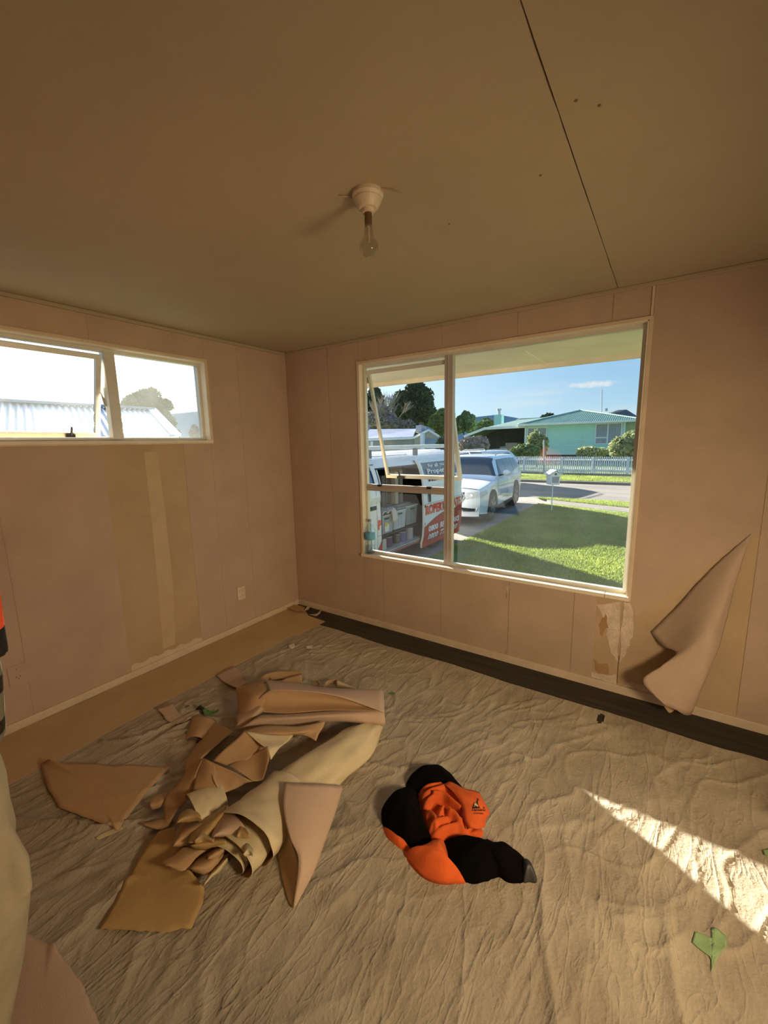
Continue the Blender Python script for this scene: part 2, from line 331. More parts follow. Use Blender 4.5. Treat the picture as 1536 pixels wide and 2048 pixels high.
# window_2 : big one in the back wall
w2 = thing('window_2', (1.83, 0, .63), None, None); w2['kind'] = 'structure'
fB = lambda a, d, z: (a, d, z)
mb = MB(); frame_rect(mb, fB, WB[0]-.02, WB[1]+.02, WB[2]-.02, WB[3]+.02, .02, -.012, .06); mb.build('architrave', m_trim, w2, bevel=.002)
mb = MB().box((WB[0], -.01, WB[2]), (WB[0]+.006, .035, WB[3])).box((WB[1]-.006, -.01, WB[2]), (WB[1], .035, WB[3])).box((WB[0], -.01, WB[3]-.006), (WB[1], .035, WB[3])); mb.build('reveal_lining', m_reveal, w2)
MB().box((WB[0]-.012, -.03, WB[2]-.012), (2.70, .04, WB[2]+.012)).build('window_sill', m_reveal, w2, bevel=.002)
MB().box((2.703, -.03, WB[2]-.012), (WB[1]+.01, .04, WB[2]+.012)).build('window_sill', m_reveal, w2, bevel=.002)
mb = MB(); frame_rect(mb, fB, WB[0]+.006, WB[1]-.006, WB[2]+.012, WB[3]-.006, .022, .034, .067); mb.build('window_frame', m_alul, w2, bevel=.001)
mb = MB().box((1.585, .030, WB[2]+.02), (1.65, .075, WB[3]-.02)).box((1.61, .024, WB[2]+.02), (1.622, .031, WB[3]-.02)); mb.build('mullion', m_alu, w2, bevel=.002)
mb = MB().box((WB[0]+.02, .034, 1.185), (1.585, .072, 1.24)).box((WB[0]+.02, .028, 1.208), (1.585, .035, 1.216)); mb.build('transom', m_alu, w2, bevel=.002)
for x in (.98, 1.44): MB().box((x, .024, 1.225), (x+.035, .045, 1.243)).build('striker_plate', m_blk, w2)
MB().box((1.65, .050, WB[2]+.03), (WB[1]-.02, .054, WB[3]-.02)).build('window_pane', m_glass2, w2)
MB().box((WB[0]+.02, .050, WB[2]+.03), (1.585, .054, 1.185)).build('window_pane', m_glass, w2)
th = math.radians(16.5); hz, hy, SL = 2.165, .062, .93
def sB(x, s, t): # s down the sash, t outward normal
    return Vector((x, hy+s*math.sin(th)+t*math.cos(th), hz-s*math.cos(th)+t*math.sin(th)))
def sbox(mb, x0, x1, s0, s1, t0, t1, F=sB):
    v = [F(x, s, t) for t in (t0, t1) for s in (s0, s1) for x in (x0, x1)]
    return mb.add(v, [(0, 1, 3, 2), (4, 6, 7, 5), (0, 4, 5, 1), (2, 3, 7, 6), (0, 2, 6, 4), (1, 5, 7, 3)])
sash = MB(); sx0, sx1 = .875, 1.60
for a in ((sx0, sx1, 0, .03), (sx0, sx1, SL-.03, SL), (sx0, sx0+.022, .03, SL-.03), (sx1-.03, sx1, .03, SL-.03)): sbox(sash, a[0], a[1], a[2], a[3], -.012, .016)
sa = sash.build('sash', m_alul, w2, bevel=.001)
sbox(MB(), sx0+.02, sx1-.02, .03, SL-.03, 0, .004).build('pane', m_glass, sa)
MB().bar(sB(1.03, SL-.015, -.02), sB(1.03, SL-.09, -.035), .008, .012).bar(sB(1.0, SL-.012, -.018), sB(1.07, SL-.012, -.018), .02, .02).build('latch_handle', m_blk, sa)
for x in (WB[0]+.012, 1.592): MB().bar((x, .10, 1.72), sB(x+.002, .45, .01), .004, .014, up=(1, 0, 0)).bar((x, .09, 2.12), sB(x, .1, .01), .004, .014, up=(1, 0, 0)).build('window_stay', m_alu, w2)
# window_1 : high strip window in the left wall
w1 = thing('window_1', (0, -1.8, 1.62), None, None); w1['kind'] = 'structure'
fA = lambda a, d, z: (-d, a, z)
mb = MB(); frame_rect(mb, fA, WA[0]-.02, WA[1]+.02, WA[2]-.02, WA[3]+.02, .02, -.012, .06); mb.build('architrave', m_trim, w1, bevel=.002)
mb = MB().box((-.06, WA[1]-.006, WA[2]), (.01, WA[1], WA[3])).box((-.06, WA[0], WA[3]-.006), (.01, WA[1], WA[3])); mb.build('reveal_lining', m_reveal, w1)
MB().box((-.065, WA[0]-.012, WA[2]-.012), (.02, WA[1]+.012, WA[2]+.008)).build('window_sill', m_reveal, w1, bevel=.002)
mb = MB(); frame_rect(mb, fA, WA[0]+.006, WA[1]-.006, WA[2]+.008, WA[3]-.006, .02, .055, .10); mb.build('window_frame', m_alul, w1, bevel=.001)
MB().box((-.105, -1.50, WA[2]+.02), (-.045, -1.435, WA[3]-.02)).build('mullion', m_alul, w1, bevel=.002)
MB().box((-.078, -1.435, WA[2]+.02), (-.074, WA[1]-.02, WA[3]-.02)).build('window_pane', m_glassd, w1)
th2 = math.radians(17)
def sA(y, s, t): return Vector((-(.062+s*math.sin(th2)+t*math.cos(th2)), y, 2.165-s*math.cos(th2)+t*math.sin(th2)))
s2 = MB(); S2 = .53
for a in ((-2.70, -1.51, 0, .03), (-2.70, -1.51, S2-.03, S2), (-2.70, -2.67, .03, S2-.03), (-1.54, -1.51, .03, S2-.03)): sbox(s2, a[0], a[1], a[2], a[3], -.012, .016, sA)
sa = s2.build('sash', m_alul, w1, bevel=.001)
sbox(MB(), -2.68, -1.53, .03, S2-.03, 0, .004, sA).build('pane', m_glassd, sa)
MB().bar(sA(-1.68, S2-.015, -.02), sA(-1.68, S2-.07, -.03), .008, .012).bar(sA(-1.66, S2-.012, -.018), sA(-1.71, S2-.012, -.018), .02, .02).build('latch_handle', m_blk, sa)
MB().bar((-.09, -1.505, 1.85), sA(-1.508, .2, .01), .004, .014, up=(0, 1, 0)).build('window_stay', m_alul, w1)

# ---------------------------------------------------------------- light fitting
m_cer = M('aged_white_plastic', (.62, .52, .36), .45, .08, 20)
bx, by = 2.068, -1.545
lh = thing('lamp_holder', (bx, by, H), 'old white batten lamp holder fixed to the middle of the ceiling', 'lamp holder')
MB().lathe([(.0, 0), (.052, 0), (.052, -.012), (.046, -.02), (.046, -.024), (.034, -.045), (.03, -.05), (.0, -.05)][::-1], (bx, by, H), 32).build('ceiling_rose', m_cer, lh, smooth=False, bevel=.001)
MB().lathe([(0, -.062), (.019, -.062), (.021, -.05), (.017, -.048), (0, -.048)], (bx, by, H), 24).build('bulb_socket', m_cer, lh)
bl = thing('light_bulb', (bx, by, H-.062), 'clear glass bulb hanging unlit from the ceiling lamp holder', 'light bulb')
MB().lathe([(0, -.098), (.0125, -.098), (.0125, -.062), (.0, -.062)], (bx, by, H), 20).build('bulb_cap', M('bulb_brass', (.20, .12, .07), .4, metal=.6), bl)
prof = [(0, -.195)]+[(.032*math.sin(t), -.165-.031*math.cos(t)) for t in [.2, .4, .7, 1.0, 1.3, 1.6, 1.9, 2.1]]+[(.020, -.14), (.015, -.122), (.0135, -.10)]
MB().lathe(prof, (bx, by, H), 24).build('bulb_glass', glass('bulb_glass', (.86, .85, .82), .2, 2.0, (.7, .6, .45)), bl, smooth=True)
MB().tube([(bx, by, H-.10), (bx, by, H-.15)], .004, 8).build('filament_stem', m_trim, bl)
MB().add([(bx+.046, by-.006, H-.003), (bx+.085, by+.03, H-.002), (bx+.11, by+.045, H-.02), (bx+.085, by+.03, H-.010), (bx+.05, by+.002, H-.009)], [(0, 1, 2), (1, 2, 3), (0, 1, 3, 4)]).build('peeling_paint', m_ceil, ceil, thick=.001)
MB().add([(bx-.05, by-.02, H-.003), (bx-.085, by-.05, H-.002), (bx-.08, by-.05, H-.007), (bx-.05, by-.016, H-.009)], [(0, 1, 2, 3)]).build('peeling_paint', m_ceil, ceil, thick=.001)

# ---------------------------------------------------------------- power points on left wall
def outlet(y, z, w, h, d, mat, label, double):
    t = thing('power_outlet', (0, y, z), label, 'power outlet')
    MB().box((.0026, y-w/2, z-h/2), (.0026+d, y+w/2, z+h/2)).build('face_plate', mat, t, bevel=.003)
    rows = ((z+h*.22, z-h*.22) if double else (z-h*.12,))
    yy = y+w*.2 if double else y
    for zz in rows:
        for (a, b, r) in ((-.009, .004, .6), (.009, .004, -.6), (0, -.009, 0)):
            MB().bar((.0026+d+.0004, yy+a-.003*math.sin(r), zz+b-.003), (.0026+d+.0004, yy+a+.003*math.sin(r), zz+b+.003), .003, .001, up=(1, 0, 0)).build('socket_slot', m_blk, t)
    for k, zz in enumerate(rows if double else (z+h*.28,)):
        MB().lathe([(.006, 0), (.006, .003), (.003, .005), (0, .005)], (.0026+d, y-w*.22 if double else y, zz), 12, axis='x').build('switch', mat, t)
outlet(-.67, .332, .075, .115, .014, M('outlet_cream', (.72, .62, .46), .4), 'small cream double power outlet with its four slots, near the room corner', True)
outlet(-2.17, .325, .085, .12, .004, m_paper, 'peach painted flat power outlet low at the left edge beside the person', False)
MB().add([(.004, -2.125, .25), (.004, -2.215, .27), (.004, -2.213, .388), (.004, -2.13, .38)], [(0, 1, 2, 3)])
# ================================================================ drop cloth
m_cloth = M('canvas_drop_cloth', (.36, .305, .215), .85, .1, 3.2, .35, 90, col2=(.47, .41, .30))
GX0, GX1, GY0, GY1, GD = .30, 4.27, -4.45, -.262, .0085
nx = int((GX1-GX0)/GD)+1; ny = int((GY1-GY0)/GD)+1
xs = np.linspace(GX0, GX1, nx); ys = np.linspace(GY0, GY1, ny); XX, YY = np.meshgrid(xs, ys, indexing='ij')
def ridges(th, f, st, seed, warp=.25, p=2.2):
    wx = XX+warp*fbm(XX*1.6+3, YY*1.6, seed+50, 3); wy = YY+warp*fbm(XX*1.6, YY*1.6+7, seed+60, 3)
    a = wx*math.cos(th)+wy*math.sin(th); b = -wx*math.sin(th)+wy*math.cos(th)
    n = fbm(a*f*st+31, b*f+57, seed, 2); r = 1-np.abs(n)*2.6; return np.clip(r, 0, 1)**(p*2)
def sm(x, a, b): t = np.clip((x-a)/(b-a), 0, 1); return t*t*(3-2*t)
right = sm(XX, 2.2, 3.0)*sm(-YY, .9, 1.7); left = sm(2.6-XX, 0, .8)
CZ = .0045*fbm(XX*3, YY*3, 1, 3)
CZ += right*.017*(1-.75*np.exp(-(((YY+1.05+.25*(XX-3.1))/.28)**2)))*ridges(math.radians(97), 5.0, .16, 2, .12, 3)
CZ += left*sm(-YY, .6, 1.8)*.018*ridges(math.radians(38), 6.0, .18, 3, .25, 3)
CZ += .009*ridges(math.radians(60), 9, .35, 4, .35, 2.6)*(.35+.65*sm(fbm(XX*1.2, YY*1.2, 9, 2), -.2, .3))
CZ += .006*ridges(math.radians(115), 12, .3, 5, .4, 2.2)*(.3+.7*sm(fbm(XX*1.5+9, YY*1.5, 10, 2), -.2, .3))
CZ += .0030*fbm(XX*22, YY*22, 6, 3)*(.4+.6*sm(fbm(XX*2, YY*2+5, 11, 2), -.2, .3))
seamx = 2.43+.01*np.sin(YY*3)
CZ += .0028*np.exp(-((XX-seamx)/.006)**2)
sx2 = .86-(YY+2.49)*-.45
CZ += .002*np.exp(-(((XX-.9)-(YY+2.45)*.5)/.005)**2)*(YY < -1.9)
flat = sm(YY, -.36, -.27)+sm(.55-XX, 0, .05); CZ = CZ*(1-.92*np.clip(flat, 0, 1))+.0065; CZ = np.where(XX < .5, np.minimum(CZ, .0068), CZ)
CZ = np.maximum(CZ, .0052)
EY = .018*fbm(XX[:, 0]*4, XX[:, 0]*0, 12, 3)
Yd = YY+np.outer(EY, np.exp((ys-GY1)/.05))
hole = [(P(*q).x, P(*q).y) for q in ((1196, 1434), (1203, 1430), (1211, 1436), (1206, 1446), (1197, 1455), (1194, 1446))]
def inpoly(x, y, pl):
    c = np.zeros_like(x, bool); j = len(pl)-1
    for i in range(len(pl)):
        xi, yi = pl[i]; xj, yj = pl[j]
        c ^= ((yi > y) != (yj > y)) & (x < (xj-xi)*(y-yi)/(yj-yi+1e-12)+xi); j = i
    return c
V = np.stack([XX.ravel(), Yd.ravel(), CZ.ravel()], 1)
ii, jj = np.meshgrid(np.arange(nx-1), np.arange(ny-1), indexing='ij'); ii = ii.ravel(); jj = jj.ravel()
keep = ~inpoly(xs[ii]+GD/2, ys[jj]+GD/2, hole); ii = ii[keep]; jj = jj[keep]
F = np.stack([ii*ny+jj, (ii+1)*ny+jj, (ii+1)*ny+jj+1, ii*ny+jj+1], 1)
me = bpy.data.meshes.new('drop_cloth'); me.vertices.add(len(V)); me.vertices.foreach_set('co', V.ravel())
me.loops.add(F.size); me.loops.foreach_set('vertex_index', F.ravel()); me.polygons.add(len(F))
me.polygons.foreach_set('loop_start', np.arange(0, F.size, 4)); me.polygons.foreach_set('loop_total', np.full(len(F), 4)); me.polygons.foreach_set('use_smooth', np.ones(len(F), bool))
me.materials.append(m_cloth); me.update(); me.validate()
dc = bpy.data.objects.new('drop_cloth', me); COL.objects.link(dc)
tag(dc, 'crumpled beige canvas drop cloth spread over the whole floor', 'drop cloth')
nn_ = m_cloth.node_tree; bu_ = [q for q in nn_.nodes if q.type == 'BUMP'][0]; prev_ = bu_
for sc_, ds_, st_ in ((7, .010, (1, .22, 1)), (16, .005, (1, .3, 1)), (60, .0008, (1, 1, 1))):   # crease lines too fine for the mesh
    mp_ = nn_.nodes.new('ShaderNodeMapping'); mp_.inputs['Scale'].default_value = st_; mp_.inputs['Rotation'].default_value = (0, 0, .6+sc_*.05); nn_.links.new([q for q in nn_.nodes if q.type == 'TEX_COORD'][0].outputs['Object'], mp_.inputs[0])
    no_ = nn_.nodes.new('ShaderNodeTexNoise'); no_.inputs['Scale'].default_value = sc_; no_.inputs['Detail'].default_value = 2; no_.inputs['Distortion'].default_value = .8; nn_.links.new(mp_.outputs[0], no_.inputs[0])
    a_ = nn_.nodes.new('ShaderNodeMath'); a_.operation = 'SUBTRACT'; a_.inputs[1].default_value = .5; nn_.links.new(no_.outputs[0], a_.inputs[0])
    b_ = nn_.nodes.new('ShaderNodeMath'); b_.operation = 'ABSOLUTE'; nn_.links.new(a_.outputs[0], b_.inputs[0])
    r_ = nn_.nodes.new('ShaderNodeMapRange'); r_.inputs[1].default_value = 0; r_.inputs[2].default_value = .10; r_.inputs[3].default_value = 1; r_.inputs[4].default_value = 0; nn_.links.new(b_.outputs[0], r_.inputs[0])
    p_ = nn_.nodes.new('ShaderNodeMath'); p_.operation = 'POWER'; p_.inputs[1].default_value = 2.5; nn_.links.new(r_.outputs[0], p_.inputs[0])
    u_ = nn_.nodes.new('ShaderNodeBump'); u_.inputs['Strength'].default_value = .32; u_.inputs['Distance'].default_value = ds_; nn_.links.new(p_.outputs[0], u_.inputs['Height']); nn_.links.new(prev_.outputs[0], u_.inputs['Normal']); prev_ = u_
nn_.links.new(prev_.outputs[0], nn_.nodes['Principled BSDF'].inputs['Normal'])
def cz(x, y):
    i = min(max(int((x-GX0)/GD), 0), nx-1); j = min(max(int((y-GY0)/GD), 0), ny-1); return float(CZ[i, j])

# ================================================================ paper
m_pink = M('paper_pink_face', (.64, .47, .33), .7, .05, 5, .35, 300, trans=.12)
m_tan = M('paper_tan_back', (.56, .37, .19), .75, .06, 4, .2, 200, trans=.15)
m_yel = M('paper_yellow_back', (.52, .35, .14), .75, .06, 4, .2, 200, trans=.1)
m_cream = M('paper_cream', (.72, .62, .38), .6, .07, 5, .2, 150, trans=.1)
def cat1(p0, p1, p2, p3, t): return .5*((2*p1)+(p2-p0)*t+(2*p0-5*p1+4*p2-p3)*t*t+(3*p1-p0-3*p2+p3)*t**3)
def spl(pts, t):
    n = len(pts)-1; x = min(max(t, 0), 1)*n; i = min(int(x), n-1); f = x-i
    g = lambda k: pts[min(max(k, 0), n)]
    if n == 1: return pts[0]*(1-f)+pts[1]*f
    a = g(i-1) if i > 0 else pts[0]*2-pts[1]; d = g(i+2) if i+2 <= n else pts[n]*2-pts[n-1]
    return cat1(a, g(i), g(i+1), d, f)
def paper(name, rows, mats, label, cat='paper scrap', group=None, nu=14, nv=18, jag=.0, fn=None, off=(180, 1300, 2.4), thick=.0009, crumple=.0):
    """sheet spanned by control rows of (a, b, height) picked on the photo and lifted to their real height"""
    fn = fn or (lambda a, b, z: P(off[0]+a/off[2], off[1]+b/off[2], z))
    R = [[fn(*q) for q in row] for row in rows]; rs = random.Random(len(label)*7+len(rows))
    mb = MB()
    def f(u, v):
        p = spl([spl(r, v) for r in R], u)
        e = (u < 1e-6 or u > 1-1e-6 or v < 1e-6 or v > 1-1e-6)
        if e and jag: p = p+Vector(((rs.random()-.5)*jag, (rs.random()-.5)*jag, 0))
        if crumple: p = p+Vector((0, 0, (rs.random()-.5)*crumple))
        if fn_floor and p.z < .014: p.z = max(p.z, .012)
        return p
    fn_floor = (fn.__name__ != 'wallfn')
    mb.grid(f, nu, nv)
    o = mb.build(name, mats if isinstance(mats, list) else [mats], smooth=True, label=label, cat=cat, group=group)
    md = o.modifiers.new('thickness', 'SOLIDIFY'); md.thickness = thick; md.offset = 0
    if isinstance(mats, list) and len(mats) > 1: md.material_offset = 1; md.material_offset_rim = 1
    return o
def lay(name, outline, mats, label, cat='paper scrap', z0=.014, curl=.0, jag=.004, off=(180, 1300, 2.4), group=None, curlpow=2, bulge=0.):
    pts = []; rs = random.Random(len(label)); W = [P(off[0]+q[0]/off[2], off[1]+q[1]/off[2], q[2] if len(q) > 2 else z0) for q in outline]
    for i, p in enumerate(W):
        q = W[(i+1) % len(W)]; k = max(2, int((q-p).length/.012))
        for j in range(k):
            a = j/k; w = p.lerp(q, a)
            if j: w = w+Vector(((rs.random()-.5)*jag, (rs.random()-.5)*jag, 0))
            pts.append(w)
    m = len(pts); c = sum(pts, Vector())/m; c.z = z0+bulge; v = []; K = 9
    for k in range(K):
        s = 1-k/K
        for i, p in enumerate(pts):
            w = c.lerp(p, s); w.z = c.z+(p.z-c.z)*s**3+curl*s**(2*curlpow)*(.6+.4*math.sin(i/m*2*PI*2+1)); w.z = max(w.z, cz(w.x, w.y)+.003); v.append(w)
    f = [(k*m+i, k*m+(i+1) % m, (k+1)*m+(i+1) % m, (k+1)*m+i) for k in range(K-1) for i in range(m)]
    v.append(c); f += [((K-1)*m+i, (K-1)*m+(i+1) % m, K*m) for i in range(m)]
    o = MB().add(v, f).build(name, mats if isinstance(mats, list) else [mats], smooth=True, label=label, cat=cat, group=group)
    md = o.modifiers.new('thickness', 'SOLIDIFY'); md.thickness = .001; md.offset = 0
    return o

# board strip along the left wall
bo = [P(*q, .008) for q in ((568, 1215), (584, 1212), (590, 1217), (609, 1213.5), (613, 1225), (617, 1231), (650, 1242.7), (593, 1272), (586, 1269))]
for p in bo: p.x = max(p.x, .018)
m_run = M('runner_paper', (.56, .41, .23), .75, .06, 4, .15, 200)
y = -.66
while y > -4.3: bo.append(Vector((.472+.008*math.sin(y*5)+.004*math.sin(y*17), y, .008))); y -= .12
bo += [Vector((.47, -4.3, .008)), Vector((.018, -4.3, .008))]
y = -4.1
while y < -.3: bo.append(Vector((.018+.003*(1+math.sin(y*9)), y, .008))); y += .15
bm = bmesh.new(); vs = [bm.verts.new(p) for p in bo]; fc = bm.faces.new(vs)
bmesh.ops.triangulate(bm, faces=[fc]); bm.verts.index_update()
o = MB().add([w.co[:] for w in bm.verts], [tuple(w.index for w in q.verts) for q in bm.faces]).build('paper_runner', m_run, label='long flat strip of brown lining paper laid along the left wall skirting', cat='lining paper'); bm.free()
md = o.modifiers.new('t', 'SOLIDIFY'); md.thickness = .003; md.offset = 1

# --- bundle of stripped cream paper
def openroll(name, path, rad, mats, label, flat=.55, a0=0., a1=2*PI, n=44, m=30, noise=.012, seed=1, group=None, cat='paper scrap', jag=.01):
    W = [P(180+a/2.4, 1300+b/2.4, z) for a, b, z in path]; Rr = [Vector((r, 0, 0)) for r in rad]; rs = random.Random(seed)
    ph = [rs.random()*6 for _ in range(8)]
    def f(u, v):
        u2 = u+((rs.random()-.5)*jag if u in (0., 1.) else 0)
        p = spl(W, u2); d = (spl(W, min(u+.03, 1))-spl(W, max(u-.03, 0))).normalized(); r = spl(Rr, u).x
        sd = d.cross(Vector((0, 0, 1))).normalized(); up = sd.cross(d)
        a = a0+(a1-a0)*v; rr = r*(1+.0*v)
        rr += noise*(math.sin(3*a+5*u+ph[0])*.5+math.sin(7*a-11*u+ph[1])*.3+math.sin(2*a+17*u+ph[2])*.45+abs(math.sin(9*u+4*a+ph[3]))*.5-.25)
        rr *= 1+.12*(v-.5)*(a1-a0 > 6)
        q = p+sd*math.cos(a)*rr+up*math.sin(a)*rr*flat; q.z = max(q.z, cz(q.x, q.y)+.004); return q
    mb = MB(); mb.grid(f, m, n); o = mb.build(name, mats, smooth=True, label=label, cat=cat, group=group)
    md = o.modifiers.new('thickness', 'SOLIDIFY'); md.thickness = .0012; md.offset = 0
    if isinstance(mats, list): md.material_offset = 1
    return o
openroll('paper_bundle', [(1385, 350, .035), (1290, 430, .06), (1120, 560, .065), (930, 700, .065), (800, 800, .06)], [.035, .098, .118, .110, .09], [m_cream, m_tan],
         'fat rolled bundle of cream stripped paper forming the spine of the heap', cat='paper bundle', seed=4, noise=.012)
openroll('paper_bundle', [(960, 650, .066), (870, 760, .07), (790, 850, .08), (735, 905, .088)], [.112, .128, .142, .150], [m_cream, m_tan],
         'cream paper roll flaring open at its lower left mouth, around the bundle', cat='paper bundle', seed=9, flat=.58, noise=.006, a0=-.6, a1=5.4)
openroll('paper_bundle', [(820, 830, .055), (740, 930, .06), (680, 985, .064)], [.10, .108, .115], [m_cream, m_tan],
         'inner cream roll showing its curved edge inside the flared mouth', cat='paper bundle', seed=12, flat=.55, noise=.004, a0=-1.2, a1=4.2)
openroll('paper_bundle', [(760, 880, .05), (680, 960, .05), (640, 1010, .05)], [.075, .088, .09], [m_cream, m_tan],
         'smallest cream curl nested deepest in the flared mouth', cat='paper bundle', seed=15, flat=.6, noise=.003, a0=-1.0, a1=4.0)
openroll('paper_bundle', [(640, 690, .09), (560, 730, .09), (490, 770, .09)], [.07, .08, .085], [m_cream, m_tan],
         'grey cream crumpled roll sticking out above the brown scraps, left side of the heap', cat='paper bundle', seed=21, flat=.5, noise=.003, a0=-.3, a1=3.9)

# --- long folded sheet on top
paper('wallpaper_strip', [[(860, 190, .21), (960, 190, .215), (1130, 205, .205), (1270, 240, .185)],
                          [(820, 225, .19), (930, 232, .17), (1135, 235, .16), (1340, 258, .165)],
                          [(790, 255, .15), (930, 270, .14), (1140, 262, .14), (1395, 275, .15)],
                          [(760, 290, .12), (930, 304, .135), (1150, 290, .14), (1400, 292, .15)]], [m_tan, m_pink],
      'orange lit inner face of the long folded strip across the top of the heap', 'wallpaper strip', nu=20, nv=26)
paper('wallpaper_strip', [[(840, 143, .15), (980, 158, .155), (1130, 180, .15), (1400, 190, .13)],
                          [(850, 160, .20), (970, 172, .20), (1130, 190, .19), (1408, 197, .16)],
                          [(862, 190, .213), (962, 190, .218), (1132, 206, .208), (1412, 250, .165)],
                          [(860, 197, .208), (962, 197, .212), (1180, 222, .195), (1413, 300, .155)]], [m_pink, m_tan],
      'long pale pink top edge of the folded strip across the top of the heap', 'wallpaper strip', nu=16, nv=28)
paper('wallpaper_strip', [[(820, 312, .12), (950, 305, .125), (1180, 288, .13), (1395, 275, .15)],
                          [(790, 330, .145), (940, 325, .15), (1180, 310, .15), (1412, 300, .145)],
                          [(740, 365, .12), (930, 352, .12), (1180, 335, .12), (1416, 345, .11)],
                          [(700, 385, .09), (930, 372, .095), (1180, 345, .10), (1410, 362, .085)],
                          ], [m_pink, m_tan],
      'narrow lower lip of the long folded strip curling over the cream bundle', 'wallpaper strip', nu=18, nv=26)
paper('wallpaper_strip', [[(1345, 318, .10), (1380, 310, .12), (1408, 300, .13)], [(1365, 335, .09), (1392, 330, .10), (1417, 335, .10)], [(1390, 360, .06), (1405, 366, .065), (1414, 362, .07)]],
      [m_tan, m_pink], 'small turned down corner at the right end of the long folded strip', 'wallpaper strip', nu=8, nv=8)
paper('wallpaper_strip', [[(700, 180, .10), (760, 165, .14), (830, 150, .18)], [(708, 240, .11), (775, 215, .18), (850, 200, .20)], [(712, 300, .09), (770, 275, .14), (830, 262, .15)], [(690, 345, .06), (745, 330, .09), (800, 300, .11)]],
      [m_tan, m_pink], 'orange lit turned end of the long strip at the left end of its fold', 'wallpaper strip', nu=14, nv=12)
paper('wallpaper_strip', [[(700, 325, .09), (760, 275, .12), (810, 255, .14), (832, 265, .13)], [(705, 352, .10), (770, 315, .13), (815, 285, .15), (834, 285, .13)], [(692, 388, .07), (740, 370, .09), (795, 325, .11), (830, 300, .10)]],
      [m_pink, m_tan], 'narrow looped paper ribbon with a rounded end on the left of the heap top', 'wallpaper strip', nu=10, nv=14)
# loop behind
paper('paper_curl', [[(815, 140, .05), (850, 112, .05), (920, 100, .05), (1000, 104, .05), (1018, 112, .05)], [(812, 180, .02), (850, 150, .02), (920, 140, .02), (1000, 146, .02), (1018, 178, .02)]],
      [m_tan, m_pink], 'upright paper loop standing behind the top of the heap, dark inside', 'paper curl', nu=6, nv=24)
paper('paper_curl', [[(1018, 112, .05), (960, 130, .05), (900, 150, .05), (860, 130, .03)], [(1018, 180, .02), (960, 180, .02), (900, 185, .02), (860, 180, .02)]],
      [m_pink, m_tan], 'pale front flap of the upright paper loop behind the heap', 'paper curl', nu=6, nv=16)
paper('paper_curl', [[(1070, 148, .05), (1085, 143, .06), (1103, 155, .055), (1105, 182, .03)], [(1078, 158, .03), (1088, 155, .04), (1095, 168, .035), (1085, 188, .02)]], [m_tan, m_pink],
      'tiny hooked paper curl behind the heap', 'paper curl', nu=6, nv=12)
paper('paper_curl', [[(1120, 180, .05), (1135, 150, .06), (1180, 142, .06), (1185, 150, .05)], [(1135, 190, .02), (1150, 165, .03), (1170, 160, .03), (1185, 185, .02)]], [m_tan, m_pink],
      'brown rolled paper curl behind the heap beside the stick of card', 'paper curl', nu=6, nv=12)
paper('paper_curl', [[(1183, 142, .06), (1230, 162, .05), (1283, 183, .04)], [(1183, 155, .06), (1228, 175, .05), (1275, 190, .04)], [(1180, 185, .02), (1220, 188, .02), (1255, 192, .02)]], [m_cream, m_tan],
      'straight cream card edge pointing right from behind the heap', 'paper curl', nu=6, nv=8)
# middle brown sheets
paper('wallpaper_strip', [[(735, 388, .15), (850, 362, .15), (1000, 365, .15), (1128, 342, .14)], [(760, 405, .16), (860, 395, .16), (1000, 395, .15), (1120, 370, .13)], [(810, 415, .14), (900, 412, .14), (1010, 405, .13), (1100, 400, .125)], [(830, 410, .13), (930, 408, .12), (1030, 410, .12), (1085, 437, .11)]],
      [m_tan, m_pink], 'brown folded flap lying over the cream bundle just under the long strip', 'wallpaper strip', nu=14, nv=16)
paper('wallpaper_strip', [[(745, 388, .19), (860, 405, .16), (980, 405, .13)], [(790, 430, .17), (870, 440, .15), (950, 440, .13)], [(835, 465, .17), (870, 470, .16), (910, 470, .14)], [(852, 462, .17), (862, 500, .15), (868, 528, .13)]],
      [m_cream, m_tan], 'white cream inner flap curled open near the middle of the heap', 'wallpaper strip', nu=12, nv=12)
paper('wallpaper_strip', [[(740, 390, .19), (700, 430, .17), (640, 480, .15), (590, 530, .13)], [(800, 430, .16), (750, 470, .145), (700, 510, .13), (650, 552, .12)], [(840, 462, .15), (790, 500, .13), (730, 540, .12), (660, 555, .12)]],
      [m_tan, m_tan], 'brown slanting sheet face in the middle of the heap, left of the white flap', 'wallpaper strip', nu=12, nv=14)
paper('wallpaper_strip', [[(852, 462, .18), (862, 505, .165), (850, 560, .14), (832, 618, .12)], [(780, 500, .13), (790, 540, .12), (800, 590, .11), (815, 628, .11)], [(660, 552, .12), (700, 575, .13), (740, 600, .12), (780, 630, .11)]],
      [m_tan, m_tan], 'brown pointed sheet leaning up beneath the white flap, right middle', 'wallpaper strip', nu=12, nv=14)
paper('wallpaper_strip', [[(550, 520, .17), (600, 545, .165), (680, 580, .15), (780, 632, .12)], [(575, 560, .16), (610, 590, .14), (690, 610, .13), (760, 635, .12)], [(600, 640, .14), (640, 640, .12), (690, 640, .12), (740, 642, .11)], [(640, 690, .10), (660, 680, .10), (700, 665, .10), (730, 650, .10)]],
      [m_tan, m_pink], 'brown kite shaped fold with a sharp crease in the heap centre', 'wallpaper strip', nu=12, nv=12)
paper('wallpaper_strip', [[(525, 522, .16), (560, 525, .18), (600, 560, .17)], [(510, 580, .13), (560, 590, .15), (605, 600, .15)], [(500, 640, .12), (550, 640, .13), (605, 650, .13)], [(495, 690, .10), (540, 680, .11), (600, 665, .11)]],
      [m_tan, m_tan], 'shaded brown panel below the centre crease of the heap', 'wallpaper strip', nu=12, nv=10)
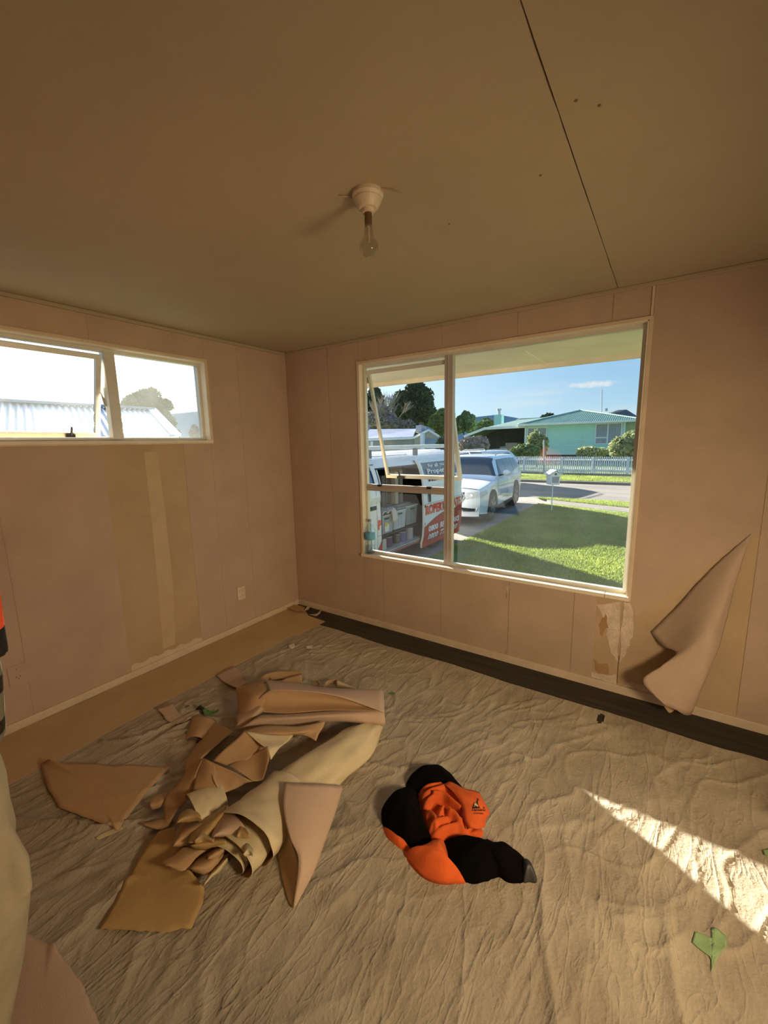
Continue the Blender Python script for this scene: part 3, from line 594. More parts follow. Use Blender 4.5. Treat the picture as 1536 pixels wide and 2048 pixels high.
paper('wallpaper_strip', [[(455, 590, .10), (490, 540, .13), (545, 518, .17)], [(420, 650, .08), (470, 610, .11), (520, 570, .15)], [(362, 710, .05), (430, 680, .08), (500, 640, .11)], [(355, 780, .04), (420, 745, .06), (490, 690, .08)], [(368, 870, .03), (400, 800, .04), (450, 740, .05)]],
      [m_tan, m_pink], 'big curved brown flap at the left side of the heap, coming to a point below', 'wallpaper strip', nu=18, nv=12)
paper('wallpaper_strip', [[(690, 390, .10), (640, 430, .10), (560, 500, .10), (460, 590, .08)], [(600, 350, .03), (560, 400, .03), (500, 480, .03), (450, 560, .03)], [(590, 370, .018), (570, 410, .018), (510, 460, .018), (470, 540, .018)]],
      [m_tan, m_pink], 'low brown sheet behind the heap, sloping down toward the small square scrap', 'wallpaper strip', nu=10, nv=14)
# bottom left pieces
lay('wallpaper_sheet_scrap', [(40, 1340), (130, 1190), (240, 985), (330, 870, .04), (400, 850, .06), (470, 960, .06), (480, 1060, .05), (545, 1130, .03), (550, 1160), (545, 1200), (530, 1240), (485, 1338), (440, 1335), (380, 1355), (250, 1350), (150, 1342)], m_yel,
    'large ochre sheet lying flat at the lower left end of the heap', 'wallpaper sheet', z0=.02, jag=.005, bulge=.006)
def crumpled(pts, mat, label, z=.08, h=.03, cat='paper scrap'):
    n = len(pts)//2; paper('paper_scrap', [[(*q[:2], q[2] if len(q) > 2 else z) for q in pts[:n]], [((pts[i][0]+pts[-1-i][0])/2, (pts[i][1]+pts[-1-i][1])/2, z+h) for i in range(n)], [(*pts[-1-i][:2], pts[-1-i][2] if len(pts[-1-i]) > 2 else z) for i in range(n)]], mat, label, cat, nu=8, nv=10, crumple=.003, jag=.003)
crumpled([(415, 830), (430, 790), (480, 760), (525, 785), (540, 820), (500, 825), (450, 830), (415, 832)], [m_yel, m_tan], 'small ochre crumple on top of the grey roll mouth', .12)
crumpled([(395, 940), (430, 850), (480, 820), (540, 815), (560, 850), (510, 900), (450, 940), (400, 945)], [m_tan, m_tan], 'brown crumpled scrap under the ochre crumple', .08)
crumpled([(470, 920), (500, 850), (580, 790), (650, 745), (640, 800), (600, 870), (560, 940), (480, 930)], [m_yel, m_tan], 'ochre pointed scrap fanning out left of the flared mouth', .10)
crumpled([(578, 895), (610, 820), (655, 745), (700, 790), (760, 870), (745, 905), (680, 900), (600, 898)], [m_pink, m_cream], 'pale triangular scrap filling the flared mouth', .11)
crumpled([(705, 880), (715, 835), (735, 845), (755, 870), (770, 900), (745, 905), (725, 900), (708, 900)], [m_yel, m_cream], 'thin yellow lit sliver inside the flared mouth', .13, .01)
crumpled([(735, 975), (750, 930), (765, 935), (785, 960), (780, 990), (765, 985), (755, 990), (740, 990)], [m_cream, m_yel], 'small cream tab sticking up beside the inner roll edge', .12, .02)
crumpled([(340, 1020), (400, 980), (450, 940), (530, 950), (560, 960), (500, 1010), (450, 1060), (380, 1045)], [m_tan, m_pink], 'brown torn tongue lying over the top of the large ochre sheet', .07, .012)
crumpled([(470, 1040), (520, 990), (580, 960), (640, 930), (650, 970), (620, 1030), (560, 1080), (490, 1060)], [m_tan, m_yel], 'dark brown crumple tucked under the nested cream curls', .05)
crumpled([(540, 1130), (560, 1090), (600, 1040), (650, 990), (665, 1010), (630, 1060), (590, 1090), (550, 1130)], [m_cream, m_tan], 'thin cream curled edge running down to the ochre sheet corner', .04, .03)
crumpled([(480, 930), (540, 900), (600, 890), (650, 900), (660, 940), (600, 950), (540, 960), (490, 950)], [m_yel, m_tan], 'ochre folded tongue below the pointed scraps', .09)
crumpled([(245, 835), (290, 825), (330, 812), (360, 812), (375, 850), (365, 866), (320, 862), (280, 850)], [m_tan, m_pink], 'small wedge shaped scrap poking left out of the heap', .03, .01)
crumpled([(280, 720), (310, 700), (345, 690), (375, 682), (360, 735), (340, 755), (310, 765), (295, 765)], [m_tan, m_pink], 'little square scrap left of the big curved flap', .03, .015)
crumpled([(560, 990), (590, 950), (620, 935), (655, 930), (650, 965), (630, 990), (600, 1010), (570, 1010)], [m_tan, m_tan], 'tight brown wad between the nested curls and the ochre tongue', .07, .03)
crumpled([(500, 900), (540, 850), (560, 880), (600, 905), (590, 930), (560, 925), (530, 930), (505, 935)], [m_tan, m_yel], 'brown sliver standing up in front of the ochre pointed scrap', .11, .03)
# right cone scrap
paper('wallpaper_offcut', [[(932, 634, .16), (1020, 640, .15), (1120, 643, .12), (1216, 650, .07)], [(928, 760, .15), (1000, 780, .14), (1090, 790, .11), (1175, 790, .06)], [(960, 900, .125), (1010, 920, .115), (1070, 925, .09), (1125, 930, .045)], [(1000, 1010, .09), (1020, 1030, .085), (1050, 1050, .06), (1078, 1060, .03)], [(975, 1237, .018), (978, 1237, .018), (983, 1237, .018), (988, 1230, .018)]],
      [m_pink, m_tan], 'pale pointed wallpaper offcut folded into a cone, right front of the heap', 'wallpaper offcut', nu=24, nv=14)
paper('wallpaper_offcut', [[(860, 790, .07), (900, 780, .09), (926, 765, .13)], [(880, 880, .04), (920, 880, .06), (955, 890, .10)], [(905, 990, .02), (950, 1000, .035), (998, 1010, .08)], [(925, 1110, .015), (960, 1120, .03), (995, 1120, .05)], [(960, 1225, .015), (966, 1232, .015), (972, 1236, .016)]],
      [m_tan, m_tan], 'darker inner fold of the cone, tan triangle on its left', 'wallpaper offcut', nu=18, nv=10)
# left flat piece and small ones (full photo pixels)
full = (0, 0, 1)
lay('wallpaper_sheet_scrap', [(80, 1528), (98, 1518, .05), (125, 1526, .04), (200, 1527, .03), (225, 1532, .03), (255, 1529, .03), (341, 1534), (290, 1588), (245, 1648), (236, 1660), (205, 1648), (180, 1638), (120, 1616), (95, 1575)], m_tan,
    'flat brown pentagon of wallpaper alone on the cloth left of the heap', 'wallpaper sheet', z0=.022, off=full, bulge=.004, jag=.003)
lay('paper_scrap', [(190, 1676), (215, 1662), (240, 1652), (246, 1658), (225, 1668), (196, 1679)], m_cream, 'thin cream sliver at the tip of the flat brown pentagon', off=full, z0=.016)
paper('paper_scrap', [[(313, 1417, .03), (330, 1410, .03), (345, 1404, .03)], [(325, 1428, .02), (345, 1428, .02), (355, 1423, .02)], [(335, 1442, .025), (355, 1445, .015), (368, 1430, .018)], [(355, 1447, .035), (370, 1443, .03), (384, 1434, .03)]], [m_pink, m_tan],
      'saddle curved pale scrap at the edge of the brown runner', off=full, nu=10, nv=10, jag=.002)
paper('paper_scrap', [[(384, 1434, .03), (402, 1432, .05), (422, 1435, .045), (433, 1442, .015)], [(378, 1455, .03), (398, 1452, .055), (415, 1455, .05), (424, 1462, .015)], [(369, 1479, .02), (385, 1473, .05), (400, 1475, .045), (408, 1480, .014)]], [m_tan, m_pink],
      'small arched square scrap beside the green tape', off=full, nu=10, nv=12)
paper('paper_scrap', [[(432, 1350, .02), (450, 1340, .02), (468, 1331, .02)], [(445, 1362, .02), (465, 1352, .025), (482, 1345, .02)], [(468, 1374, .03), (480, 1366, .02), (488, 1362, .02)], [(478, 1374, .03), (490, 1368, .03), (497, 1360, .04)]], [m_pink, m_tan],
      'pale curved scrap overlapping the runner above the heap', off=full, nu=10, nv=10, jag=.002)
lay('paper_scrap', [(560, 1212), (578, 1200), (583, 1198), (585, 1210), (605, 1214), (610, 1224), (590, 1222)], m_tan, 'torn brown tongue of paper reaching into the room corner', off=full, z0=.02, curl=.01)
lay('paper_scrap', [(618, 1231), (632, 1231), (640, 1222), (643, 1217), (645, 1220), (640, 1228), (632, 1233)], m_plaster, 'thin pale curl of torn paper on the dark carpet near the corner', off=full, z0=.012, curl=.012)
lay('paper_scrap', [(609, 1224), (616, 1212), (624, 1204), (622, 1212), (616, 1222)], m_plaster, 'tiny pale torn sliver right at the room corner', off=full, z0=.012, curl=.015)
for q in ([(578, 1290), (588, 1286), (590, 1293), (584, 1298), (577, 1295)], [(612, 1292), (626, 1290), (624, 1297), (613, 1297)]):
    pass
lay('plaster_chip', [(578, 1290), (588, 1286), (590, 1293), (584, 1298), (577, 1295)], M('white_chip', (.75, .66, .55), .9), 'white plaster chip on the cloth by the runner tip, left one', 'plaster chip', off=full, z0=.016, jag=.003)
lay('plaster_chip', [(612, 1292), (626, 1290), (624, 1297), (613, 1297)], bpy.data.materials['white_chip'], 'white plaster chip on the cloth by the runner tip, right rectangular one', 'plaster chip', off=full, z0=.016, jag=.002)
# large sheet at bottom left behind the trousers
lay('wallpaper_sheet_scrap', [(40, 1860, .03), (95, 1886, .03), (105, 1885, .04), (160, 1960, .03), (205, 2060), (230, 2140), (40, 2160), (-60, 2000)], m_pink, 'brownish wallpaper sheet cut off by the lower left corner beside the person', 'wallpaper sheet', off=full, z0=.03, bulge=.01)
# green tape, twigs
m_green = M('green_tape', (.10, .24, .07), .55, .1, 20, .2, 100)
lay('tape_scrap', [(1423, 1857), (1436, 1860), (1452, 1871), (1453, 1895), (1434, 1916), (1424, 1944), (1423, 1920), (1418, 1912), (1384, 1886), (1390, 1868), (1404, 1870), (1424, 1880)], M('green_tape_pale', (.24, .38, .17), .6, .1, 20), 'pale green forked tape scrap at the lower right of the cloth', 'tape scrap', off=full, z0=.012, jag=.001)
lay('tape_scrap', [(405, 1425), (412, 1420), (420, 1424), (438, 1422), (438, 1427), (424, 1432), (411, 1434)], m_green, 'crumpled bright green tape scrap behind the small arched square scrap', 'tape scrap', off=full, z0=.022, curl=.015)
openr = MB().tube([P(394, 1418, .02), P(400, 1414, .035), P(407, 1419, .03), P(404, 1427, .02)], [.008, .011, .010, .006], 10).build('tape_scrap', m_blk, label='dark crushed knot of tape at the left end of the green scrap', cat='tape scrap')
lay('tape_scrap', [(777, 1387), (784, 1384), (791, 1387), (784, 1390)], m_green, 'tiny green tape scrap right of the long folded strip', 'tape scrap', off=full, z0=.014)
lay('tape_scrap', [(1526, 1700), (1545, 1696), (1548, 1712), (1530, 1710)], bpy.data.materials['green_tape_pale'], 'pale green tape scrap cut by the right edge of the photo', 'tape scrap', off=full, z0=.014)
MB().tube([P(394, 1483, .016), P(402, 1490, .018), P(412, 1500, .016)], [.003, .005, .003], 7).build('bark_chip', m_blk, label='dark curved bark chip in front of the small arched square scrap', cat='debris')
MB().tube([P(370, 1416, .016), P(374, 1413, .018), P(379, 1411, .016)], [.002, .004, .002], 7).build('bark_chip', m_blk, label='dark speck of bark beside the saddle curved pale scrap', cat='debris')

# --- wallpaper flap peeling off the back wall
def wallfn(a, b, y): return PY(a, b, -y)
paper('peeling_flap', [[(1302, 1264, .006), (1352, 1214, .006), (1420, 1140, .006), (1502, 1068, .006)],
                       [(1325, 1291, .05), (1378, 1238, .07), (1440, 1165, .05), (1494, 1095, .012)],
                       [(1346, 1300, .10), (1392, 1268, .13), (1440, 1220, .09), (1470, 1170, .02)],
                       [(1350, 1310, .135), (1398, 1285, .15), (1428, 1270, .12), (1452, 1245, .035)],
                       [(1320, 1334, .17), (1380, 1326, .155), (1416, 1312, .14), (1436, 1300, .06)],
                       [(1286, 1362, .21), (1350, 1362, .19), (1398, 1368, .15), (1415, 1350, .09)],
                       [(1330, 1412, .21), (1352, 1420, .20), (1370, 1430, .16), (1382, 1430, .12)]], [m_paper, m_tan],
      'x', nu=36, nv=24, fn=wallfn, jag=.003)
fl = bpy.context.scene.collection.objects[-1]
fl = [o for o in bpy.data.objects if o.name.startswith('peeling_flap')][0]
for k in ('label', 'category'):
    if k in fl: del fl[k]
fl.location -= WL[wb.name]; fl['label'] = 'torn wallpaper flap peeling away and drooping over the skirting, right of the big window'
fl.parent = wb
paper('peeling_flap', [[(1318, 1390, .18), (1335, 1405, .16), (1345, 1418, .15)], [(1325, 1408, .17), (1338, 1420, .15), (1350, 1420, .15)], [(1338, 1426, .16), (1344, 1424, .15), (1352, 1418, .15)]], [m_tan, m_tan], 'x', nu=6, nv=6, fn=wallfn)
f2 = [o for o in bpy.data.objects if o.name.startswith('peeling_flap') and o is not fl][0]
del f2['label']; del f2['category']; f2.parent = wb; f2.location -= WL[wb.name]

# ================================================================ hoodie on the floor
m_fb = M('black_fleece', (.003, .0025, .002), 1., .15, 12, .3, 200, spec=.08)
m_fo = M('orange_fleece', (.72, .12, .02), .95, .15, 14, .22, 260)
m_fod = M('orange_fleece_inner', (.62, .10, .015), .95, .15, 10, .4, 200)
HO = (740, 1500, 4.042)
hd = thing('hooded_jacket', P(870, 1665, 0), 'black and orange fleece work jacket crumpled on the cloth right of the paper heap', 'jacket')
def pillow(name, outline, h, mat, par, z0=.006, seed=1, fold=.006, rings=10, center=None, power=2.4, label=None):
    W = [P(HO[0]+a/HO[2], HO[1]+b/HO[2], z0) for a, b in outline]; n = 96; m = len(W); pts = []
    for i in range(n):
        x = i*m/n; k = int(x); f = x-k; pts.append(cat1(W[(k-1) % m], W[k % m], W[(k+1) % m], W[(k+2) % m], f))
    c = P(HO[0]+center[0]/HO[2], HO[1]+center[1]/HO[2], z0) if center else sum(pts, Vector())/n
    rs = random.Random(seed); ph = [rs.random()*6 for _ in range(9)]; v = []
    for k in range(rings+1):
        s = 1-k/rings
        for i, p in enumerate(pts):
            w = c.lerp(p, s); z = z0+h*(1-s**power)
            z += fold*(1-s**4)*(math.sin(9*w.x*8+ph[0]+3*math.sin(w.y*22+ph[1]))+.6*math.sin(w.y*70+ph[2]+2*math.sin(w.x*30+ph[3])))
            w.z = max(z, z0*.8 if s > .98 else z0); v.append(w)
    v.append(sum(v[-n:], Vector())/n); f = [(k*n+i, k*n+(i+1) % n, (k+1)*n+(i+1) % n, (k+1)*n+i) for k in range(rings) for i in range(n)]
    f.append(tuple(range(n-1, -1, -1)))
    return MB().add(v[:-1], f+[tuple(rings*n+i for i in range(n))] if False else f).build(name, mat, par, smooth=True, label=label)
pillow('hood', [(285, 300), (300, 250), (340, 190), (410, 150), (490, 133), (570, 145), (650, 185), (700, 250), (755, 325), (640, 360), (500, 380), (380, 360), (300, 320)], .065, m_fb, hd, seed=2, label='black hood')
pillow('orange_body', [(380, 350), (430, 290), (560, 272), (640, 262), (750, 320), (870, 345), (920, 420), (960, 500), (915, 590), (928, 660), (880, 715), (760, 735), (620, 745), (500, 735), (440, 600), (400, 460)], .038, m_fod, hd, seed=3, fold=.008, label='orange body')
pillow('back_panel', [(92, 560), (95, 480), (140, 400), (200, 350), (280, 322), (375, 335), (395, 420), (430, 560), (470, 660), (505, 740), (420, 790), (330, 826), (240, 770), (150, 690), (105, 620)], .095, m_fb, hd, seed=5, fold=.004, label='black panel')
pillow('orange_hem', [(100, 630), (130, 640), (240, 740), (340, 800), (330, 838), (260, 820), (180, 760), (125, 700)], .03, m_fo, hd, seed=6, fold=.001, label='orange hem')
pillow('orange_sleeve', [(268, 850), (330, 830), (430, 800), (500, 760), (585, 735), (620, 800), (640, 900), (650, 1020), (720, 1060), (775, 1078), (680, 1092), (560, 1090), (440, 1045), (350, 970)], .075, m_fo, hd, seed=7, fold=.002, label='orange sleeve')
pillow('black_sleeve', [(588, 745), (650, 722), (730, 718), (820, 740), (900, 775), (960, 765), (1040, 790), (1130, 800), (1200, 830), (1260, 890), (1300, 970), (1260, 1060), (1200, 1090), (1110, 1075), (1040, 1035), (960, 1065), (870, 1090), (790, 1080), (700, 1050), (645, 1010), (615, 880)], .08, m_fb, hd, seed=8, fold=.004, label='black sleeve')
pillow('cuff', [(1225, 890), (1260, 900), (1310, 960), (1352, 1040), (1347, 1086), (1290, 1075), (1240, 1078), (1215, 1000)], .045, M('black_rubber_cuff', (.035, .035, .03), .5, .1, 20), hd, seed=9, fold=.003)
def HP(a, b, z): return P(HO[0]+a/HO[2], HO[1]+b/HO[2], z)
FOLDS = [([(400, 315), (480, 300), (570, 285)], .022, .050), ([(395, 385), (480, 360), (580, 330), (650, 300)], .024, .056), ([(415, 450), (500, 405), (560, 390)], .020, .050),
         ([(435, 540), (470, 510), (520, 560), (530, 625)], .020, .052), ([(455, 625), (520, 600), (620, 585)], .022, .054), ([(490, 700), (600, 650), (700, 630), (750, 600)], .026, .058),
         ([(520, 390), (600, 400), (660, 450), (730, 510)], .016, .066), ([(650, 535), (690, 560), (750, 640), (790, 690)], .022, .064), ([(540, 725), (650, 705), (780, 695), (880, 655)], .022, .048),
         ([(590, 480), (560, 560), (600, 590)], .018, .044), ([(610, 330), (690, 400), (735, 480), (760, 560)], .014, .050)]
FW_ = []
for pth, w_, a_ in FOLDS:
    q_ = [HP(a, b, .04) for a, b in pth]; FW_.append(([spl(q_, t/16) for t in range(17)], w_, a_))
def foldh(p):
    best = .012
    for pts, w_, a_ in FW_:
        d = min((p.x-q.x)**2+(p.y-q.y)**2 for q in pts)**.5
        best = max(best, a_*math.exp(-(d/w_)**2*1.1)*.92+.012)
    return best
n_ = 120; ol = [(395, 345), (430, 290), (560, 272), (640, 262), (740, 300), (800, 400), (830, 520), (850, 600), (928, 660), (880, 715), (760, 735), (620, 745), (500, 738), (450, 640), (420, 520), (395, 430)]
W_ = [HP(a, b, .01) for a, b in ol]; m_ = len(W_); pts = []
for i in range(n_):
    x = i*m_/n_; k = int(x); f = x-k; pts.append(cat1(W_[(k-1) % m_], W_[k % m_], W_[(k+1) % m_], W_[(k+2) % m_], f))
c_ = sum(pts, Vector())/n_; v = []; RG = 34
for k in range(RG):
    s_ = 1-k/RG
    for p in pts:
        w = c_.lerp(p, s_); w.z = .008+(foldh(w))*(1-s_**6); v.append(w)
f = [(k*n_+i, k*n_+(i+1) % n_, (k+1)*n_+(i+1) % n_, (k+1)*n_+i) for k in range(RG-1) for i in range(n_)]+[tuple((RG-1)*n_+i for i in range(n_))]
MB().add(v, f).build('inner_folds', m_fo, hd, smooth=True, label='bunched orange fabric folds')
o = MB(); R = [[HP(*q) for q in r] for r in ([(605, 285, .07), (650, 262, .07), (760, 318, .07), (870, 345, .055), (915, 420, .04)], [(680, 350, .075), (720, 340, .085), (800, 380, .085), (890, 420, .07), (945, 470, .035)], [(740, 440, .075), (770, 450, .085), (830, 480, .085), (900, 500, .07), (962, 510, .03)], [(765, 560, .07), (790, 560, .08), (850, 580, .075), (900, 570, .06), (930, 560, .03)], [(790, 640, .05), (820, 630, .07), (860, 640, .06), (900, 630, .05), (925, 620, .03)])]
o.grid(lambda u, v: spl([spl(r, v) for r in R], u), 20, 20); cp = o.build('front_panel', m_fo, hd, smooth=True, thick=.004, label='orange chest panel with the printed badge')
def onpanel(u, v, e=.0025):
    p = spl([spl(r, v) for r in R], u); a = spl([spl(r, min(1, v+.02)) for r in R], u)-p; b = spl([spl(r, v) for r in R], min(1, u+.02))-p
    n = a.cross(b).normalized(); n = n if n.z > 0 else -n; return p+n*e
m_print = M('badge_print', (.03, .02, .008), .7)
def toimg(p): d = p-CAM; k = d.dot(fw); return (768+FPX*d.dot(RT)/k, 1024-FPX*d.dot(UP)/k)
UVS = [(i/24, j/24, toimg(onpanel(i/24, j/24, .0))) for i in range(25) for j in range(25)]
def hp(a, b, e=.006):  # badge point given in photo zoom pixels -> its place on the curved panel
    tx, ty = HO[0]+a/HO[2], HO[1]+b/HO[2]; u, v, _ = min(UVS, key=lambda q: (q[2][0]-tx)**2+(q[2][1]-ty)**2); st = 1/48
    for _ in range(7):
        u, v = min(((min(max(u+i*st, 0), 1), min(max(v+j*st, 0), 1)) for i in (-1, 0, 1) for j in (-1, 0, 1)), key=lambda q: sum((x-y)**2 for x, y in zip(toimg(onpanel(q[0], q[1], 0)), (tx, ty)))); st /= 2
    return onpanel(u, v, e)
LG = lambda a, b: (a/4.75+(910-740)*4.042, b/4.75+(1580-1500)*4.042)
lg = MB()
def lpoly(pts): lg.add([hp(*LG(a, b)) for a, b in pts], [tuple(range(len(pts)))])
lpoly([(845, 345), (1105, 735), (870, 745), (795, 520)]); lpoly([(715, 510), (760, 560), (870, 740), (645, 765)])
m_prl = M('badge_print_light', (.7, .45, .3), .7)
lg.build('badge', m_print, hd)
lg = MB(); lpoly([(715, 580), (780, 555), (870, 650), (860, 700), (800, 670), (760, 640), (740, 700), (720, 690), (735, 630)]); lg.v = [tuple(Vector(q)+Vector((0, 0, .0015))) for q in lg.v]; lg.build('badge_figure', m_prl, hd, label='light figure in the badge')
for txt_, (a0, b0), (a1, b1), (a2, b2) in (('NJAMFIE', (655, 868), (1135, 850), (655, 785)), ('WORKWEAR', (690, 960), (1060, 940), (690, 912))):
    lg = MB(); text_on(lg, txt_, lambda u, v: hp(*LG(a0+(a1-a0)*u+(a2-a0)*v, b0+(b1-b0)*u+(b2-b0)*v)), .02)
    lg.build('badge_lettering', m_print, hd)

# ================================================================ water bottle on the sill
bx0 = Vector((.897, .012, WB[2]+.0125)); wbt = thing('water_bottle', bx0, 'clear plastic water bottle with blue label on the left end of the window sill', 'water bottle')
prof = [(0, .004), (.030, 0), (.042, .006), (.044, .02), (.042, .06), (.044, .09), (.0445, .12), (.044, .19), (.042, .21), (.034, .235), (.02, .255), (.013, .265), (.013, .285)]
MB().lathe(prof, bx0, 28).build('bottle_body', glass('bottle_plastic', (.90, .94, .95), .05, 2.0, (.8, .85, .9)), wbt, smooth=True)
MB().lathe([(0, .006), (.040, .008), (.041, .07), (0, .07)], bx0, 24).build('water', glass('water_tint', (.80, .86, .88), .03, 1.2), wbt, smooth=True)
MB().lathe([(.0452, .125), (.0455, .127), (.0455, .183), (.0452, .185)], bx0, 28).build('bottle_label', M('blue_label', (.10, .36, .50), .35, .1, 30), wbt, smooth=True)
MB().lathe([(0, .30), (.0145, .30), (.0155, .298), (.0155, .28), (.0, .28)][::-1], bx0, 20).build('bottle_cap', M('grey_cap', (.22, .23, .24), .4), wbt)
MB().tube([bx0+Vector((.02, .0, .02)), bx0+Vector((.008, 0, .27))], .003, 6).build('straw', M('straw_grey', (.3, .3, .3), .5), wbt)
# ================================================================ person standing at the left edge
PR = Vector((1.748, -2.745, 0)); LX = Vector((.826, .563, 0)); LY = Vector((-.563, .826, 0))
def pl(x, y, z): return PR + LX*x + LY*y + Vector((0, 0, z+.008))
m_skin = M('skin', (.55, .32, .21), .55, .08, 12, .15, 200)
def tattoo_mat():
    m = M('tattooed_arm_skin', (.16, .14, .10), .45, .1, 10); n = m.node_tree.nodes; l = m.node_tree.links; b = n['Principled BSDF']
    g = n.new('ShaderNodeNewGeometry'); w = n.new('ShaderNodeTexWave'); w.inputs['Scale'].default_value = 4.2; w.inputs['Distortion'].default_value = 3.5; w.inputs['Detail Scale'].default_value = 2
    mp = n.new('ShaderNodeMapping'); mp.inputs['Rotation'].default_value = (.5, 1.15, 0); l.new(g.outputs['Position'], mp.inputs[0]); l.new(mp.outputs[0], w.inputs[0])
    r = n.new('ShaderNodeValToRGB'); r.color_ramp.elements[0].position = .40; r.color_ramp.elements[1].position = .48; r.color_ramp.elements[0].color = (.012, .010, .008, 1); r.color_ramp.elements[1].color = (.17, .16, .11, 1)
    l.new(w.outputs[0], r.inputs[0]); l.new(r.outputs[0], b.inputs['Base Color']); return m
def top_mat():
    m = M('two_tone_top', (.8, .1, .02), .9, .1, 10, .4, 150); n = m.node_tree.nodes; l = m.node_tree.links; b = n['Principled BSDF']
    g = n.new('ShaderNodeNewGeometry'); s = n.new('ShaderNodeSeparateXYZ'); l.new(g.outputs['Position'], s.inputs[0])
    c = n.new('ShaderNodeMath'); c.operation = 'GREATER_THAN'; c.inputs[1].default_value = 1.265; l.new(s.outputs['Z'], c.inputs[0])
    x = n.new('ShaderNodeMixRGB'); x.inputs[1].default_value = (.008, .006, .005, 1); x.inputs[2].default_value = (.85, .10, .02, 1); l.new(c.outputs[0], x.inputs[0]); l.new(x.outputs[0], b.inputs['Base Color']); return m
def remesh(o, vox, it=6):
    a = o.modifiers.new('remesh', 'REMESH'); a.mode = 'VOXEL'; a.voxel_size = vox; a.use_smooth_shade = True
    s = o.modifiers.new('smooth', 'SMOOTH'); s.factor = .5; s.iterations = it
person = thing('person', pl(0, 0, 0), 'person in khaki trousers and orange and black top standing at the left edge', 'person')
bd = MB()
HEADC = (.196, .02, 1.655)
bd.tube([pl(.06, -.01, .86), pl(.06, 0, .96), pl(.04, 0, 1.10), pl(.045, -.01, 1.25), pl(.055, -.01, 1.38), pl(.07, -.01, 1.47)], [.12, .13, .12, .14, .145, .08], 20, flat=.72, upv=LY)
bd.tube([pl(.08, -.01, 1.42), pl(.12, 0, 1.52), pl(.175, .01, 1.58)], [.065, .055, .055], 16)
bd.lathe([(0, -.125), (.035, -.12), (.058, -.095), (.070, -.05), (.077, 0), (.078, .04), (.070, .085), (.045, .115), (0, .125)], pl(*HEADC), 28, sy=1.15)
hc = HEADC
bd.tube([pl(hc[0], hc[1]+.07, hc[2]+.015), pl(hc[0], hc[1]+.098, hc[2]-.025)], [.009, .016], 10)            # nose
bd.tube([pl(hc[0]-.02, hc[1]+.076, hc[2]-.062), pl(hc[0], hc[1]+.084, hc[2]-.060), pl(hc[0]+.02, hc[1]+.076, hc[2]-.062)], [.006, .009, .006], 8)
bd.tube([pl(hc[0]-.03, hc[1]+.045, hc[2]-.10), pl(hc[0]+.03, hc[1]+.045, hc[2]-.10)], .03, 10)               # chin
for s in (-1, 1): bd.tube([pl(hc[0]+s*.076, hc[1]-.005, hc[2]-.025), pl(hc[0]+s*.086, hc[1]-.012, hc[2]+.0), pl(hc[0]+s*.080, hc[1]-.01, hc[2]+.03)], [.008, .013, .009], 8, flat=1.4)
def hand(mb, w, side, down=Vector((0, 0, -1)), fwd=LY):
    """palm, four unequal bent fingers and a thumb off its side"""
    sd = LX*side
    mb.tube([w, w+down*.04, w+down*.085], [.026, .034, .032], 12, flat=.5, upv=LX)
    for k, (ln, of) in enumerate(((.068, .028), (.078, .010), (.072, -.010), (.056, -.028))):
        b = w+down*.08+fwd*of; k1 = b+down*ln*.5-sd*.008; k2 = k1+down*ln*.32-sd*.020; mb.tube([b-down*.02, k1, k2, k2+down*ln*.15-sd*.016], [.0095, .009, .008, .006], 8)
    b = w+down*.03+fwd*.026; mb.tube([b, b+down*.03+fwd*.02-sd*.006, b+down*.062+fwd*.026-sd*.016], [.012, .010, .007], 8)
RA = [pl(.185, -.01, 1.41), pl(.216, -.03, 1.30), pl(.234, -.04, 1.17), pl(.205, -.02, 1.05), pl(.130, .02, .93)]
LA = [pl(-.13, -.01, 1.41), pl(-.19, -.03, 1.28), pl(-.215, -.04, 1.13), pl(-.22, .03, 1.0), pl(-.21, .09, .89)]
for A, s in ((RA, 1), (LA, -1)):
    bd.tube(A, [.055, .047, .041, .038, .026], 14); hand(bd, A[-1], s)
for s, hx in ((-1, -.05), (1, .09)):
    bd.tube([pl(hx, -.01, .90), pl(hx+s*.005, 0, .70), pl(hx-.02, .01, .47), pl(hx-.06, -.02, .28), pl(hx-.07, -.03, .09)], [.092, .08, .058, .052, .038], 16)
    bd.tube([pl(hx-.07, -.07, .05), pl(hx-.07, .0, .045), pl(hx-.07, .09, .032)], [.036, .038, .03], 12, flat=.8)
body = bd.build('body', m_skin, person); remesh(body, .0055, 5)
# banded forearm skin sleeve : part of the arm that shows bands
fa = MB(); fa.tube([RA[1], RA[2], RA[3], RA[3].lerp(RA[4], .75)], [.0490, .0440, .0415, .0325], 24, cap=False); fa.build('tattooed_skin', tattoo_mat(), person, smooth=True, label='dark banded tattoo around the forearm')
tp = MB(); tp.tube([pl(.02, 0, .90), pl(.02, 0, 1.0), pl(.03, 0, 1.12), pl(.04, -.01, 1.26), pl(.05, -.01, 1.39), pl(.07, -.01, 1.475)], [.158, .155, .155, .16, .165, .09], 22, flat=.76, upv=LY)
for A in (RA, LA):
    sg = 1 if A is RA else -1
    tp.tube([pl(.05+sg*.02, -.01, 1.44), pl(.05+sg*.08, -.01, 1.445), A[0]+Vector((0, 0, .005)), A[1], A[2]+Vector((0, 0, .03))], [.085, .080, .076, .066, .058], 18)
remesh(tp.build('work_top', top_mat(), person, label='orange top with black lower half'), .008, 3)
tr = MB(); tr.tube([pl(.02, 0, .93), pl(.025, 0, .89), pl(.03, -.01, .83), pl(.03, 0, .76)], [.156, .158, .160, .155], 22, flat=.8, upv=LY)
